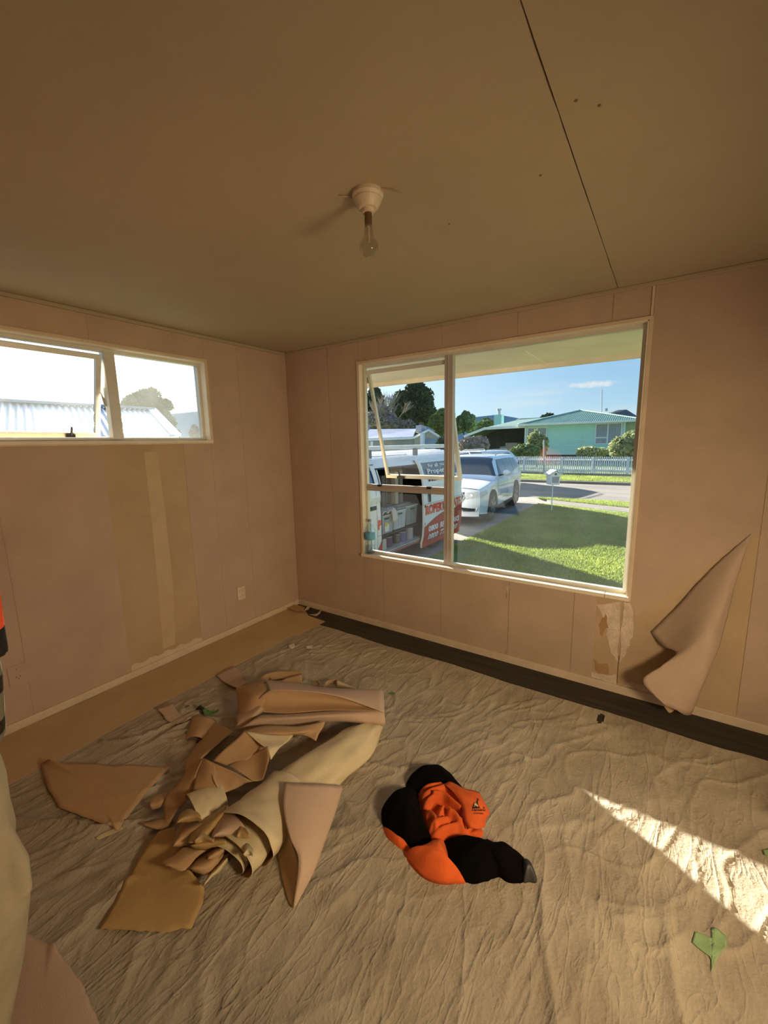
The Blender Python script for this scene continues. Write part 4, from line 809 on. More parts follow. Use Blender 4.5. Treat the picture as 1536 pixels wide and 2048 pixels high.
for s, hx in ((-1, -.06), (1, .085)):
    tr.tube([pl(hx, -.01, .90), pl(hx+s*.012, -.01, .76), pl(hx+s*.024, 0, .62), pl(hx-.02, .01, .46), pl(hx-.06, -.01, .28), pl(hx-.07, -.03, .07)], [.10, .095, .088, .085, .08, .082], 18)
tr.tube([pl(.165, .02, .80), pl(.180, .02, .72), pl(.185, .02, .64)], [.020, .026, .020], 12, flat=1.3)
remesh(tr.build('trousers', M('khaki_cotton', (.36, .31, .20), .85, .12, 7, .2, 200), person), .008, 4)
MB().tube([pl(.12, .075, .86), pl(.155, .05, .78), pl(.172, .045, .70), pl(.165, .045, .60)], .004, 6).build('trouser_seam', M('khaki_seam', (.25, .20, .12), .9), person)
for s, hx in ((-1, -.06), (1, .09)):
    b = MB().tube([pl(hx-.07, -.09, .052), pl(hx-.07, .0, .055), pl(hx-.07, .10, .042), pl(hx-.07, .15, .036)], [.046, .050, .047, .030], 16, flat=.85); b.tube([pl(hx-.07, -.05, .04), pl(hx-.07, -.04, .16)], [.052, .056], 14)
    remesh(b.build('boot', M('work_boot', (.10, .06, .03), .7), person), .008, 2)
ha = MB()
for k in range(420):
    t = random.random(); q = RA[2].lerp(RA[4], t); a = random.random()*2*PI; rr = .0425-.014*t
    n = Vector((math.cos(a), math.sin(a), 0)); p0 = q+n*rr; d = (n+Vector((random.random()-.5, random.random()-.5, -.9))).normalized()*.011
    ha.add([p0, p0+d, p0+Vector((.0006, .0006, .0006))], [(0, 1, 2)])
ha.build('arm_hair', M('arm_hair', (.5, .4, .28), .6), person, kind='stuff')
hr = MB(); c0 = pl(*HEADC)
def hairf(u, v):
    th = v*2*PI; cf = math.sin(th)   # cf 1 = forehead side
    lim = (.34*PI if cf > .35 else (.34+.30*(.35-cf)/1.35)*PI) + (.03 if abs(cf) < .2 else 0); ph = u*lim; a = .0885+.0015*random.random()
    return c0+LX*math.sin(ph)*math.cos(th)*a+LY*math.sin(ph)*math.sin(th)*a*1.13+Vector((0, 0, math.cos(ph)*.139+.002))
hr.grid(hairf, 14, 56)
hr.build('hair', M('dark_hair', (.03, .022, .018), .7, .3, 40), person, smooth=True)
for s in (-1, 1):
    e = c0+LX*s*.03+LY*.079+Vector((0, 0, .012)); MB().lathe([(0, -.011), (.008, -.008), (.011, 0), (.008, .008), (0, .011)], e, 12).build('eye', M('eye_white', (.8, .78, .75), .2), person, smooth=True)
    MB().lathe([(0, -.005), (.005, 0), (0, .005)], e+LY*.0085, 10).build('iris', M('iris', (.08, .05, .03), .2), person)
    MB().tube([e+Vector((0, 0, .018))-LX*.014+LY*.004, e+Vector((0, 0, .023))+LY*.006, e+Vector((0, 0, .018))+LX*.014+LY*.004], .003, 6).build('eyebrow', bpy.data.materials['dark_hair'], person)

# ================================================================ added tripod lamp, out of view by the right wall, warm fill for the room
lx, ly, lz = 3.95, -1.95, 1.2
wk = thing('added_fill_lamp', (lx, ly, 0), 'added unseen tripod fill lamp by the right wall beyond the right edge', 'lamp')
dirv = (Vector((1.1, -.75, .40))-Vector((lx, ly, lz))).normalized()
mb = MB().tube([(lx, ly, .5), (lx, ly, lz-.05)], .012, 10)
mb.build('pole', m_alu, wk)
for k in range(3):
    a = k*2*PI/3; MB().tube([(lx, ly, .62), (lx+.32*math.cos(a), ly+.32*math.sin(a), .02)], .01, 8).build('leg', m_blk, wk)
hq = Vector((lx, ly, lz)); hb = MB().bar(hq-dirv*.10, hq-dirv*.02, .44, .34); hb.build('fill_lamp_housing', M('fill_lamp_yellow', (.7, .5, .05), .5), wk)
al = bpy.data.lights.new('added_fill_light', 'AREA'); al.shape = 'RECTANGLE'; al.size = .42; al.size_y = .32; al.energy = 23; al.color = (1, .74, .46); al.spread = math.radians(136)  # invented source, stands in for sunlight bounced off the floor at right
ao = bpy.data.objects.new('added_fill_light', al); COL.objects.link(ao); ao.location = hq; ao.rotation_euler = (-dirv).to_track_quat('Z', 'Y').to_euler()
# ================================================================ outdoors : ground
GZ = -.55
def slabz(x0, x1, y0, y1, z0, z1): return MB().box((x0, y0, z0), (x1, y1, z1))
m_lawn = M('lawn_soil_and_grass', (.10, .17, .03), .95, .2, 1.2, .8, 30, col2=(.20, .27, .05))
m_asph = M('worn_asphalt', (.13, .115, .10), .95, .2, .9, .5, 60, col2=(.22, .20, .17), stretch=(.35, 1, 1))
m_conc = M('path_concrete', (.20, .175, .145), .95, .12, 2, .4, 60)
def gpoly(name, pts, z, mat, dep=.2, **k):
    n = len(pts); v = [(x, y, z) for x, y in pts]+[(x, y, z-dep) for x, y in pts]
    return struct(name, MB().add(v, [tuple(range(n)), tuple(range(2*n-1, n-1, -1))]+[(i, i+n, (i+1) % n+n, (i+1) % n) for i in range(n)]), mat, origin=False, **k)
gpoly('ground', [(-140, -60), (90, -60), (90, 160), (-140, 160)], GZ-.06, M('ground_earth', (.13, .13, .07), .95, .2, .3))
gpoly('lawn', [(-.6, .12), (14, .12), (14, 10.2), (3.2, 10.7), (1.0, 11.4), (-.2, 11.9), (-.5, 8.5), (-.62, 5.5)], GZ, m_lawn)
gpoly('driveway', [(-4.2, -3), (-.6, -3), (-.62, 5.5), (-.5, 8.5), (-.2, 11.9), (-1.0, 13.2), (-4.2, 13.2)], GZ-.01, M('driveway_concrete', (.18, .16, .135), .95, .2, 1.5, .6, 40, col2=(.29, .26, .22)))
gpoly('footpath', [(-.2, 11.9), (1.0, 11.4), (3.2, 10.7), (14, 10.2), (14, 11.3), (3.2, 11.75), (1.2, 12.3), (-.6, 13.0)], GZ+.005, m_conc)
MB().box((2.38, 11.0, GZ), (2.40, 12.0, GZ+.007)).build('path_joint', m_conc, label='pale joint across the concrete footpath', cat='path joint')
gpoly('verge', [(-.9, 13.15), (1.2, 12.3), (3.2, 11.75), (14, 11.3), (14, 12.9), (3.5, 13.1), (1.0, 13.35)], GZ+.02, m_lawn)
gpoly('lawn_2', [(-30, -12), (-4.2, -12), (-4.2, 13.2), (-30, 13.2)], GZ, m_lawn)
gpoly('road', [(-90, 13.1), (60, 13.1), (60, 19.3), (-90, 19.3)], GZ-.02, m_asph)
struct('kerb', slabz(-90, 60, 19.3, 19.55, GZ-.1, GZ+.09), M('dark_kerb', (.12, .11, .10), .9, .2, 1))
struct('verge_far', slabz(-90, 60, 19.55, 22.6, GZ-.1, GZ+.10), m_lawn)
struct('path_far', slabz(-90, 60, 22.6, 24.2, GZ-.1, GZ+.08), M('dark_path', (.10, .09, .08), .95))
gpoly('yard_far', [(-90, 24.2), (60, 24.2), (60, 60), (-90, 60)], GZ+.12, m_lawn)
# grass blades
def grass(name, x0, x1, y0, y1, n, h, inside, label, z=GZ):
    rs = np.random.RandomState(4); x = rs.uniform(x0, x1, n); y = rs.uniform(y0, y1, n); k = inside(x, y); x = x[k]; y = y[k]; n = len(x)
    a = rs.uniform(0, 2*PI, n); w = .006+.006*rs.rand(n); hh = h*(.5+rs.rand(n)); lx_ = rs.uniform(-.03, .03, n); ly_ = rs.uniform(-.03, .03, n)
    v = np.zeros((n, 3, 3)); v[:, 0] = np.stack([x-w*np.cos(a), y-w*np.sin(a), np.full(n, z)], 1); v[:, 1] = np.stack([x+w*np.cos(a), y+w*np.sin(a), np.full(n, z)], 1); v[:, 2] = np.stack([x+lx_, y+ly_, z+hh], 1)
    me = bpy.data.meshes.new(name); me.from_pydata(v.reshape(-1, 3).tolist(), [], np.arange(3*n).reshape(-1, 3).tolist()); me.materials.append(m_blade)
    o = bpy.data.objects.new(name, me); COL.objects.link(o); tag(o, label, 'grass', None, 'stuff')
m_blade = M('grass_blade', (.22, .29, .05), .7, .15, .8, col2=(.38, .44, .09), trans=.35)
gp = lambda x, y: (x > -.55) & (y < 10.6+np.clip(.9-.35*x, -.4, 1.2)) & ((x > 0) | (y > 5.2+2*x))
grass('lawn_grass', -.6, 5.5, 3.2, 11.8, 150000, .035, gp, 'short front lawn grass between the house and the footpath')
grass('verge_grass', -.9, 6.5, 11.4, 13.3, 34000, .05, lambda x, y: (y > 12.6-.33*x) & (y > 11.55) & (y < 13.2), 'grass verge strip between the footpath and the road')
grass('far_verge_grass', -7, 4, 19.6, 22.5, 26000, .06, lambda x, y: x > -90, 'far grass verge in front of the picket fence', GZ+.1)

# ---------------------------------------------------------------- letterbox
m_wht = M('white_paint', (.88, .88, .88), .45, .04, 6)
lb = thing('letterbox', (.16, 10.4, GZ), 'white house shaped letterbox on a thin post at the lawn edge', 'letterbox')
q = lambda x, y, z: Vector((.16+.82*x-.57*y, 10.4+.57*x+.82*y, GZ+z))
MB().tube([q(0, 0, 0), q(0, 0, .86)], .014, 8).build('post', m_wht, lb)
b_ = MB(); pr = [(-.125, .80), (.125, .80), (.15, 1.10), (0, 1.22), (-.15, 1.10)]
v = [q(x, y, z) for y in (-.17, .17) for x, z in pr]; b_.add(v, [(0, 1, 2, 3, 4), (9, 8, 7, 6, 5)]+[(i, i+5, (i+1) % 5+5, (i+1) % 5) for i in range(5)]); b_.build('box', m_wht, lb)
b_ = MB()
for s in (-1, 1): b_.bar(q(s*.10, -.20, 1.175), q(s*.10, .20, 1.175), .25, .014, up=Vector((.82*s*.6, .57*s*.6, 1)))
b_.build('roof', m_wht, lb)
MB().add([q(-.095, -.174, .86), q(.095, -.174, .86), (q(.11, -.174, 1.04)), q(-.11, -.174, 1.04)], [(0, 1, 2, 3)]).build('paper_slot', M('slot_grey', (.35, .35, .33), .8), lb)
MB().lathe([(0, 0), (.035, 0), (.035, .004), (0, .004)], (0, 0, 0), 14).build('paper_hole', m_blk, lb).location = q(0, -.18, 1.12)-WL[lb.name]-Vector((0, 0, 0))
ph_ = [o for o in bpy.data.objects if o.name == 'paper_hole'][0]; ph_.rotation_euler = (PI/2, 0, math.atan2(.57, .82))

# ---------------------------------------------------------------- van
m_van = M('van_white', (.88, .88, .86), .35, .03, 3, coat=.4); m_red = M('sign_red', (.48, .045, .03), .45, .06, 5); m_vtrim = M('van_black_trim', (.02, .02, .022), .5)
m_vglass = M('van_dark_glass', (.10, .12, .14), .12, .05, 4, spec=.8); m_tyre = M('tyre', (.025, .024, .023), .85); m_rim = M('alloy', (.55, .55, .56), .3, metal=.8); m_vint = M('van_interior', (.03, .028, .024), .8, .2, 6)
van = thing('van', (-1.62, 3.55, GZ), 'white trade van with red lettering parked outside with its sliding side door open', 'van')
VS = [(-.30, .05), (-.20, .015), (.0, 0), (.4, 0), (.62, .015), (.72, .0), (.88, .02), (1.0, .05), (1.15, .10), (1.25, .155), (1.31, .22), (1.36, .36), (1.39, .60), (1.40, .84)]
def vin(z):
    for (a, p), (b, q_) in zip(VS, VS[1:]):
        if z <= b: return p+(q_-p)*max(0, (z-a)/(b-a))
    return .84
XS, XC = -.80, -1.64
def vpt(y, z, off=0., s=1):
    end = max(0, 1.75-y)*.0+max(0, (y-5.65))*.5+ (max(0, 1.9-y)**2)*.25
    x = XS-vin(z)-end+off; return (x, y, z) if s == 1 else (2*XC-x, y, z)
def vpanel(mb, y0, y1, zb, zt, off=0., s=1, ny_=10, nz=12, mi=0):
    def f(u, v):
        y = y0+(y1-y0)*u; a = zb(y) if callable(zb) else zb; b = zt(y) if callable(zt) else zt
        return vpt(y, a+(b-a)*v, off, s)
    return mb.grid(f, ny_, nz, mi)
def arch(yc, base, r=.36):
    return lambda y: max(base, GZ+.33+math.sqrt(max(0, r*r-(y-yc)**2))) if abs(y-yc) < r else base
ftop = lambda y: min(1.39, .62+(y-1.25)*1.05) if y < 1.98 else 1.39
FW, RW = 2.05, 4.62
body = MB()
vpanel(body, 1.22, 1.62, arch(FW, -.30), lambda y: min(ftop(y), 1.39), ny_=10)
vpanel(body, 1.62, 2.66, arch(FW, -.30), .93, ny_=18)
vpanel(body, 1.62, 1.70, .93, ftop, ny_=4, nz=6); vpanel(body, 2.52, 2.70, .93, 1.40, ny_=3)
vpanel(body, 1.70, 2.52, 1.24, ftop if False else (lambda y: max(1.245, ftop(y))), ny_=8, nz=6)
vpanel(body, 2.70, 4.02, 1.17, 1.40, ny_=8, nz=8); vpanel(body, 2.66, 4.02, -.30, -.215, ny_=8, nz=2)
vpanel(body, 4.02, 5.85, arch(RW, -.30), .93, ny_=24); vpanel(body, 4.02, 5.85, 1.23, 1.40, ny_=10); vpanel(body, 4.02, 4.2, .93, 1.23, ny_=3); vpanel(body, 5.6, 5.85, .93, 1.23, ny_=3)
vpanel(body, 1.22, 5.85, lambda y: max(arch(FW, -.30)(y), arch(RW, -.30)(y)), lambda y: min(1.40, ftop(y)), s=-1, ny_=46)
# roof with pressed ribs, front and rear faces
def roof(u, v):
    y = 1.98+(5.85-1.98)*v; t = -1+2*u; x = XC+(-XC+XS-.36)*t*1.0; z = 1.36+.05*(1-t**4)+.010*(math.sin(t*34) > .2)*(abs(t) < .85); return (x, y, z)
body.grid(roof, 60, 12)
def front(u, v):
    t = -1+2*u; z = -.30+1.69*v; inn = vin(z); hw = .84-inn if z < 1.3 else .84-inn
    y = (1.25-.05*math.sin(min(1, max(0, (z+.3)/.9))*PI)) if z < .62 else 1.25+(z-.62)*.95
    return (XC+t*max(.3, hw), y+.10*t**4, z)
body.grid(front, 16, 20)
body.grid(lambda u, v: (XC+(-1+2*u)*(.84-vin(-.3+1.69*v)-.10), 5.85+.02*math.sin(v*PI), -.3+1.69*v), 10, 14)
vb = body.build('body', m_van, van, smooth=False)
ug = MB().box((XC-.80, 1.3, -.32), (XC+.76, 5.8, -.24)); ug.build('underbody', m_vint, van)
MB().grid(lambda u, v: (lambda z: (XC+(-1+2*u)*.68, 1.235+(z-.62)*.95, z))(.68+.62*v), 8, 6).build('windscreen', m_vglass, van)
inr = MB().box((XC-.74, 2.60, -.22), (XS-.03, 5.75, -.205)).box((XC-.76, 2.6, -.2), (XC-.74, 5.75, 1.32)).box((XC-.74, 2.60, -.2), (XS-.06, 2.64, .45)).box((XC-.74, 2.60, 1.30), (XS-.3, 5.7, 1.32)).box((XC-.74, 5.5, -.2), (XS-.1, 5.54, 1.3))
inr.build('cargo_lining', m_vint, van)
MB().box((XS-.20, 2.68, -.204), (XS-.015, 4.0, -.198)).build('step_plate', M('step_grey', (.35, .33, .31), .6, .2, 5), van)
mb = MB(); vpanel(mb, 2.66, 4.03, -.26, -.23, .012, ny_=8, nz=2); mb.build('door_rail', m_rim, van)
mb = MB(); vpanel(mb, 2.66, 5.6, -.30, -.272, .012, ny_=8, nz=2); mb.build('sill_stripe', m_red, van)
mb = MB(); vpanel(mb, 1.72, 2.50, .94, 1.235, -.004, ny_=8, nz=6); mb.build('cab_window', M('cab_glass', (.12, .20, .32), .1, .05, 4, spec=.8), van)
mb = MB()
for a in ((1.70, 2.52, .925, .945), (1.70, 2.52, 1.232, 1.25), (2.50, 2.53, .93, 1.245)): vpanel(mb, a[0], a[1], a[2], a[3], .006, ny_=6, nz=2)
mb.build('window_surround', m_vtrim, van)
mb = MB()
for y in (2.655, 4.03): vpanel(mb, y-.012, y+.012, -.22, 1.18, .004, ny_=1, nz=12)
vpanel(mb, 2.66, 4.03, 1.155, 1.18, .004, ny_=6, nz=2); mb.build('opening_seal', m_vtrim, van)
mb = MB(); vpanel(mb, 2.33, 2.52, .535, .60, .012, ny_=4, nz=3); mb.build('door_handle', m_vtrim, van)
for a_ in ((1.5, 1.505, -.2, .9), (2.53, 2.535, -.28, 1.3), (2.535, 2.64, .1, .105)): mb = MB(); vpanel(mb, *a_, .003, ny_=1, nz=12); mb.build('panel_gap', m_vtrim, van)
mb = MB(); vpanel(mb, 2.42, 2.655, -.30, lambda y: -.28+(y-2.42)*1.25, .005, ny_=6, nz=4); mb.build('red_graphic', m_red, van)
def vtext(txt, y0, y1, z0, z1, off, mat, name, bold=.03, shear=0., slope=0.):
    mb = MB(); text_on(mb, txt, lambda u, v: vpt(y0+(y1-y0)*u, z0+(z1-z0)*v+slope*u, off), bold, shear); return mb.build(name, mat, van)
m_sred = M('letter_red', (.80, .10, .05), .5); m_swht = M('letter_white', (.85, .85, .85), .5)
vtext('P', 2.545, 2.645, .20, .36, .008, m_sred, 'lettering', .05)
# slid-back door, standing proud of the body
DO = .085
mb = MB(); DY0, DY1 = 3.93, 5.66
vpanel(mb, DY0, DY1, -.40, .93, DO, ny_=16, nz=16); vpanel(mb, DY0, DY1, 1.20, 1.27, DO, ny_=10, nz=3); vpanel(mb, DY0, 4.02, .93, 1.20, DO, nz=6, ny_=2); vpanel(mb, 5.50, DY1, .93, 1.20, DO, ny_=3, nz=6)
dr = mb.build('sliding_door', m_van, van, thick=.035, off=-1)
def dp(mb, *a, off=.006, **k): vpanel(mb, *a, DO+off, **k); return mb
dp(MB(), 4.02, 5.50, .93, 1.20, off=-.01, ny_=8, nz=6).build('door_window', m_vglass, dr).location = (0, 0, 0)
dp(MB(), 3.935, 5.64, -.398, lambda y: .0+.20*math.sin(min(1, (y-3.93)/1.25)*PI*.62)+(max(0, y-5.25)*.25), ny_=24, nz=6).build('red_graphic', m_red, dr)
dp(MB(), 4.10, 4.19, .46, .64, off=.02, ny_=3, nz=5).build('door_handle', m_vtrim, dr)
dp(MB(), 3.96, 5.66, .425, .437, off=.004, ny_=6, nz=1).build('body_crease', M('crease_grey', (.45, .46, .46), .5), dr)
def dtext(txt, y0, y1, z0, z1, mat, bold=.03, shear=0., slope=0.):
    mb = MB(); text_on(mb, txt, lambda u, v: vpt(y0+(y1-y0)*u, z0+(z1-z0)*v+slope*u, DO+.009), bold, shear); return mb.build('lettering', mat, dr)
dtext('ROPERTY', 3.98, 4.95, .22, .41, m_sred, .05)
dtext('MATE', 5.04, 5.58, .22, .41, m_sred, .05)
dtext('0800', 4.10, 4.50, -.12, .0, m_swht, .04)
dtext('RP', 4.60, 4.80, -.12, .0, m_swht, .04)
dtext('WORKS', 4.90, 5.50, -.12, .0, m_swht, .04)
dtext('0800', 4.12, 4.54, -.29, -.165, m_swht, .04)
dtext('779', 4.64, 4.98, -.29, -.165, m_swht, .04)
dtext('220', 5.08, 5.46, -.29, -.165, m_swht, .04)
dtext('For', 4.26, 4.44, 1.105, 1.17, m_swht, .02)
dtext('all', 4.50, 4.66, 1.105, 1.175, m_swht, .02)
dtext('your', 4.72, 5.0, 1.09, 1.16, m_swht, .02)
dtext('Property', 4.16, 5.10, .96, 1.08, m_swht, .03)
dtext('Maintenance', 4.14, 5.35, .845, .935, m_vtrim, .04)
for z in (.40, .06, -.05, -.2): MB().bar(vpt(3.97, z, .0), vpt(3.97, z, DO), .03, .05).build('door_hinge', m_vtrim, dr)
def wheel(name, par, c, r, w, side=1, local=False, spokes=5, mtyre=None):
    c = Vector(c); ty = MB(); ty.lathe([(r*.66, -w/2), (r*.93, -w/2), (r, -w*.36), (r, w*.36), (r*.93, w/2), (r*.66, w/2)], c, 36, axis='x')
    t = ty.build('wheel', m_tyre, par, smooth=False, local=local, label=None)
    h = MB(); xo = side*(w/2-.012); h.lathe([(r*.66, -.03*side), (r*.67, .01*side), (r*.60, .012*side), (r*.58, -.05*side)], c+Vector((xo, 0, 0)), 36, axis='x')
    for k in range(spokes):
        a = 2*PI*k/spokes+.3
        for da in (-.13, .13): h.bar(c+Vector((xo+.0, .04*math.cos(a), .04*math.sin(a))), c+Vector((xo+.004*side, r*.62*math.cos(a+da), r*.62*math.sin(a+da))), .03, .045, up=(1, 0, 0))
    h.lathe([(0, .012*side), (.05, .012*side), (.05, -.02*side)], c+Vector((xo, 0, 0)), 16, axis='x'); h.lathe([(r*.3, -.03*side), (r*.6, -.03*side)], c+Vector((xo, 0, 0)), 24, axis='x')
    h.build('rim', m_rim, t, local=True)
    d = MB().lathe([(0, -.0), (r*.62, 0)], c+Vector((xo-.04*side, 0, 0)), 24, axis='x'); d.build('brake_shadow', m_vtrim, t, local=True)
    return t
for y in (FW, RW):
    wheel('wheel', van, (XS-.13, y, GZ+.33), .33, .2, 1); wheel('wheel', van, (2*XC-XS+.13, y, GZ+.33), .33, .2, -1)
mb = MB()
for y in (2.55, 4.02, 5.4):
    f_ = MB(); f_.add([vpt(y-.10, 1.235, .02), vpt(y+.10, 1.235, .02), vpt(y+.05, 1.36, -.08), vpt(y-.05, 1.36, -.08), vpt(y-.10, 1.235, -.04), vpt(y+.10, 1.235, -.04), vpt(y+.05, 1.36, -.14), vpt(y-.05, 1.36, -.14)], [(0, 1, 2, 3), (7, 6, 5, 4), (0, 4, 5, 1), (1, 5, 6, 2), (2, 6, 7, 3), (3, 7, 4, 0)])
    f_.bar((XS-.15, y, 1.34), (XS-.15, y, 1.47), .05, .08, up=(1, 0, 0)); f_.build('rack_foot', M('rack_grey', (.24, .24, .24), .5), van)
    MB().bar((XC-.70, y, 1.47), (XS-.12, y, 1.47), .05, .03).build('rack_bar', m_rim, van)
MB().bar((XS-.20, 1.9, 1.50), (XS-.20, 5.7, 1.50), .10, .06).build('roof_ladder_rail', m_wht, van); MB().bar((XS-.52, 1.9, 1.50), (XS-.52, 5.7, 1.50), .04, .06).build('roof_ladder_rail', m_wht, van)
for k in range(11): MB().bar((XS-.52, 2.0+k*.34, 1.50), (XS-.2, 2.0+k*.34, 1.50), .03, .03).build('roof_ladder_rung', m_rim, van)
MB().bar(vpt(1.75, .95, 0), vpt(1.72, .98, .16), .03, .03).box((XS+.05, 1.62, .90), (XS+.24, 1.72, 1.14)).build('wing_mirror', m_vtrim, van)
MB().box((XC-.80, 1.15, -.30), (XC+.80, 1.22, -.05)).build('front_bumper', m_van, van)
for s in (-1, 1): MB().box((XC+s*.76-.12*(s > 0), 1.19, .12), (XC+s*.76+.12*(s < 0), 1.28, .38)).build('headlight', m_rim, van)
# load in the van
m_bin = M('storage_bin_grey', (.38, .42, .46), .45, .05, 4); m_binlid = M('bin_lid', (.55, .56, .55), .5)
def crate(y, z, w, mat, label, h=.30, dx=.46, x1=XS-.10):
    t = thing('storage_bin', (x1-dx/2, y+w/2, z), label, 'storage bin', 'storage bins in the van')
    m_ = MB(); a = (x1-dx, y+.02, z); v = [(x1-dx, y+.02, z), (x1, y+.02, z), (x1, y+w-.02, z), (x1-dx, y+w-.02, z), (x1-dx, y, z+h), (x1+.015, y, z+h), (x1+.015, y+w, z+h), (x1-dx, y+w, z+h)]
    m_.add(v, [(0, 3, 2, 1), (0, 1, 5, 4), (1, 2, 6, 5), (2, 3, 7, 6), (3, 0, 4, 7)]); 
    for k in range(4): m_.bar((x1+.006, y+.06+k*(w-.12)/3, z+.02), (x1+.014, y+.06+k*(w-.12)/3, z+h-.06), .012, .01)
    m_.build('bin_body', mat, t, thick=.004, off=-1); MB().box((x1-dx, y-.005, z+h), (x1+.025, y+w+.005, z+h+.02)).build('bin_rim', m_binlid, t)
    MB().box((x1+.012, y+w*.35, z+h-.055), (x1+.03, y+w*.65, z+h-.03)).build('grip_slot', m_blk, t); return t
tb = crate(2.72, .065, .42, m_bin, 'grey storage bin with a yellow label, nearest the van cab')
MB().add([(XS-.080, 2.86, .10), (XS-.080, 2.99, .10), (XS-.08, 2.99, .22), (XS-.08, 2.86, .22)], [(0, 1, 2, 3)]).build('sticker', M('sticker_white', (.8, .78, .7), .6), tb); MB().add([(XS-.079, 2.87, .19), (XS-.079, 2.96, .19), (XS-.079, 2.96, .25), (XS-.079, 2.87, .25)], [(0, 1, 2, 3)]).build('sticker', M('sticker_yellow', (.8, .6, .05), .6), tb)
crate(3.16, .075, .40, M('storage_bin_blue', (.45, .50, .56), .45, .05, 4), 'pale ribbed storage bin in the middle of the van doorway', .31)
crate(3.58, .085, .40, M('storage_bin_dark', (.25, .27, .27), .5, .05, 4), 'darker ribbed storage bin at the rear end of the van doorway', .33)
MB().box((XS-.62, 2.70, .035), (XS-.07, 4.0, .06)).build('shelf_board', m_vtrim, label='dark shelf board under the storage bins in the van', cat='shelf')
MB().box((XS-.66, 2.9, .42), (XS-.25, 4.0, .46)).box((XS-.20, 3.3, .42), (XS-.1, 4.0, .44)).build('timber_planks', M('plank_grey', (.33, .29, .24), .8, .2, 4), label='loose timber lengths lying on top of the storage bins', cat='timber')
for k, (y, w, c) in enumerate(((3.12, .10, (.14, .12, .10)), (3.30, .16, (.22, .20, .16)), (3.55, .10, (.45, .42, .33)), (3.72, .09, (.24, .22, .18)))):
    t = thing('picture_frame', (XS-.35, y, .47), ('brown board leaning inside the van, nearest the cab', 'open dark framed panel leaning inside the van', 'pale cream board leaning inside the van behind the dark frame', 'grey ribbed board leaning furthest back in the van')[k], 'board')
    m_ = MB()
    if k == 1: 
        for a, b in (((y, .47), (y, 1.08)), ((y+w, .47), (y+w, 1.02)), ((y, 1.08), (y+w, 1.02)), ((y, .48), (y+w, .48))): m_.bar((XS-.34, a[0], a[1]), (XS-.34, b[0], b[1]), .03, .02)
    else: m_.box((XS-.5, y, .47), (XS-.30, y+w, 1.02+.02*k))
    m_.build('board_panel', M('board_col', c, .7, .1, 5), t)
cl = MB(); cl.grid(lambda u, v: (XS-.45+.42*u, 2.72+.5*v, .405+.07*abs(math.sin(9*v+3*u))*(1-u*.3)-(max(0, u-.85)*1.2 if v > .6 else 0)), 16, 20)
cl.build('crumpled_rag', M('rag_cream', (.66, .60, .50), .9, .1, 8), smooth=True, label='crumpled cream cloth thrown over the bins in the van', cat='cloth', thick=.01)
for k, (y, r, h, c, s) in enumerate(((3.05, .085, .17, (.10, .05, .12), 'dark purple paint tin on the van floor, nearest the cab'), (3.36, .055, .15, (.10, .10, .10), 'small black tin between the paint tins on the van floor'), (3.52, .08, .17, (.10, .10, .28), 'blue labelled paint tin on the van floor'), (3.76, .09, .20, (.30, .32, .36), 'large grey paint tin at the rear of the van doorway'))):
    t = thing('paint_tin', (XS-.16, y, -.198), s, 'paint tin', 'paint tins on the van floor'); c0 = (XS-.16, y, -.198)
    MB().lathe([(0, 0), (r, 0), (r, h), (0, h)], c0, 20).build('tin', M('tin_col', c, .4, .1, 9), t); MB().lathe([(r*.7, h), (r*1.03, h), (r*1.03, h+.012), (r*.9, h+.015), (0, h+.008)], c0, 20).build('lid', m_rim, t)
MB().box((XS-.24, 2.70, -.198), (XS-.08, 2.90, -.02)).build('cardboard_box', M('card_pale', (.55, .50, .40), .8), label='pale cardboard box low in the van doorway beside the red panel', cat='box')

